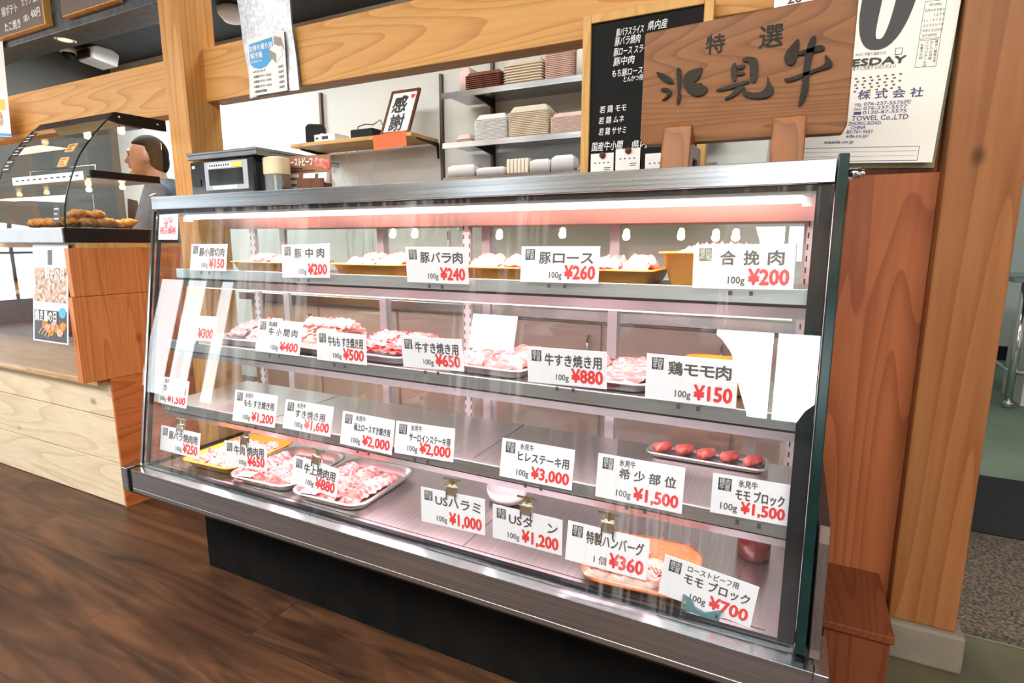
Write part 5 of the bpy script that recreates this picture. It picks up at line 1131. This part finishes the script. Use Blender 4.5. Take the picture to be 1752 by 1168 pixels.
foam_box(-1.015, -.93, 2.74, 2.92, 1.400, .020, M['foam_pink'], 'small flat box at the right end of the lowest steel shelf')
foam_box(-1.725, -1.655, 2.80, 2.93, 1.838, .15, M['foam_pink'], 'pinkish packet at the left end of the highest steel shelf', 'packet')
foam_box(-1.028, -.90, 2.74, 2.92, 1.838, .15, M['foam'], 'white packet beside the chalkboard on the highest steel shelf', 'packet')
# things on the wooden shelf
o = MB().prism([(x, z) for x, z in rrect(.062, .066, .03)], 'Y', -.035, .03).build('speaker', M['black'], bevel=.012); o.location = (-2.83, 2.84, 1.729); o.rotation_euler = (0, 0, R(35)); tag(o, 'black rounded speaker at the left end of the wooden shelf', 'speaker')
t = thing('round_timer', 'small beige round timer beside the speaker on the wooden shelf', 'timer', (-2.735, 2.80, 1.6625))
MB().lathe([(0, -.012), (.028, -.012), (.032, -.004), (.032, .010), (.026, .016), (0, .017)], (0, 0, 0), 24, 0, Matrix.Translation((0, 0, .032)) @ Matrix.Rotation(R(90), 4, 'X')).build('case', M['beige_plastic'], t, local=True)
MB().lathe([(0, 0), (.020, 0), (.020, .001), (0, .001)], (0, 0, 0), 24, 0, Matrix.Translation((0, -.017, .032)) @ Matrix.Rotation(R(90), 4, 'X')).build('dial', M['white'], t, local=True)
t = thing('modem', 'white and silver modem lying on the wooden shelf', 'modem', (-2.665, 2.77, 1.6625))
MB().box(-.085, .085, -.03, .10, 0, .048).build('casing', M['enamel'], t, bevel=.004, local=True)
MB().box(-.02, .03, -.0312, -.030, .016, .034).box(-.07, -.05, -.0312, -.030, .018, .030).build('display', M['ink'], t, local=True)
t = thing('router', 'black box with looped cable on the wooden shelf left of the framed picture', 'router', (-2.38, 2.80, 1.6625))
MB().box(-.085, .085, -.05, .06, 0, .055).build('casing', M['black'], t, bevel=.004, local=True)
MB().tube([(-.07, .0, .055), (-.05, -.02, .075), (.0, -.01, .088), (.05, .0, .082), (.09, .02, .110), (.10, .04, .06), (.095, .05, .002)], .003, 8).build('cable', M['black'], t, local=True)
fr_ = thing('framed_picture', 'dark wood framed calligraphy with a red heart leaning on the wooden shelf', 'picture frame', (-2.118, 2.722, 1.6632))
fr_.rotation_euler = (R(-25), 0, 0); fr_.scale = (.97, 1, 1.13)
fm = MB().box(-.105, -.090, 0, .016, 0, .262).box(.090, .105, 0, .016, 0, .262).box(-.09, .09, 0, .016, 0, .015).box(-.09, .09, 0, .016, .247, .262).build('frame', M['dark_wood'], fr_, local=True, bevel=.002)
ar = MB().box(-.09, .09, .006, .014, .015, .247, 0)
ar.text('感', .105, -.068, .138, .0052, w=.100, mi=1, bold=.035).text('謝', .105, -.058, .030, .0052, w=.100, mi=1, bold=.03)
ht = [(.012*16*math.sin(a)**3/16*1.0, .011*(13*math.cos(a)-5*math.cos(2*a)-2*math.cos(3*a)-math.cos(4*a))/13) for a in [2*math.pi*k/24 for k in range(24)]]
ar.prism([(.065+x*1.3, .218+z*1.2) for x, z in ht], 'Y', .0045, .006, 2)
ar.build('artwork', [M['paper'], M['ink'], M['red']], fr_, local=True)
o = MB().box(-.118, .118, -.0012, 0, -.082, .0, 0).build('orange_notice', M['orange_paper']); o.location = (-2.14, 2.7035, 1.666); o.rotation_euler = (R(3), R(-3), 0); tag(o, 'blank red orange paper taped to the front edge of the wooden shelf', 'paper')
cbm = MB()
for k, (x, s) in enumerate(((-2.72, .03), (-2.62, -.02), (-2.50, .03))):
    o = MB().tube([(x, 2.985, 1.655), (x+s, 2.975, 1.58), (x-s, 2.97, 1.48), (x+s*1.5, 2.975, 1.36), (x-s, 2.98, 1.1), (x, 2.98, .8)], .003, 6).build('wall_cable', M['enamel'], origin=(x, 2.98, 1.6)); tag(o, 'thin white cable hanging below the wooden shelf, %s' % ('nearest the speaker', 'the middle of three', 'nearest the framed picture')[k], 'cable', 'cables below the wooden shelf')
# work bench behind the case
wb = thing('kitchen_bench', 'steel topped kitchen bench with pale cupboards behind the meat case', 'bench', (-1.9, 2.2, 0))
MB().box(-2.6, .35, 2.0, 2.6, .76, .80).build('bench_top', M['steel_warm'], wb, bevel=.003)
MB().box(-2.58, .33, 2.06, 2.58, 0, .759).build('cupboard', M['enamel'], wb, bevel=.002)
for k in range(6):
    d_ = MB().box(-2.565+.483*k, -2.095+.483*k, 2.045, 2.0595, .06, .745).build('cupboard_door', M['foam_pink'], wb, bevel=.003)
    MB().tube([(-2.14+.483*k, 2.045, .60), (-2.14+.483*k, 2.025, .60), (-2.14+.483*k, 2.025, .70), (-2.14+.483*k, 2.045, .70)], .005, 8).build('handle', M['chrome'], d_)
for x, w_, lab in ((-1.62, .16, 'left'), (-.72, .20, 'middle'), (-.22, .15, 'right')):
    make_tray('steel_tray', 'steel tray of red meat on the kitchen bench behind the case, %s one' % lab, x, 2.2, .8005, w_, .13, .025, M['alu'], group='trays on the kitchen bench')
    rows('wide', 5, 2, x, 2.2, .814, w_-.025, .085, 0, 'red meat slice on the kitchen bench behind the case, %s tray' % lab, 'slices in the %s bench tray' % lab, lean=24)
fa = thing('faucet', 'chrome tap curving over the bench behind the case glass', 'faucet', (-1.60, 2.48, .80))
MB().tube([(0, 0, 0), (0, 0, .30), (.01, -.02, .35), (.05, -.05, .37), (.11, -.09, .35), (.13, -.10, .31)], .012, 12).build('spout', M['chrome'], fa, local=True)
MB().lathe([(.03, 0), (.03, .02), (.016, .03)], (0, 0, 0), 16).build('base', M['chrome'], fa, local=True)
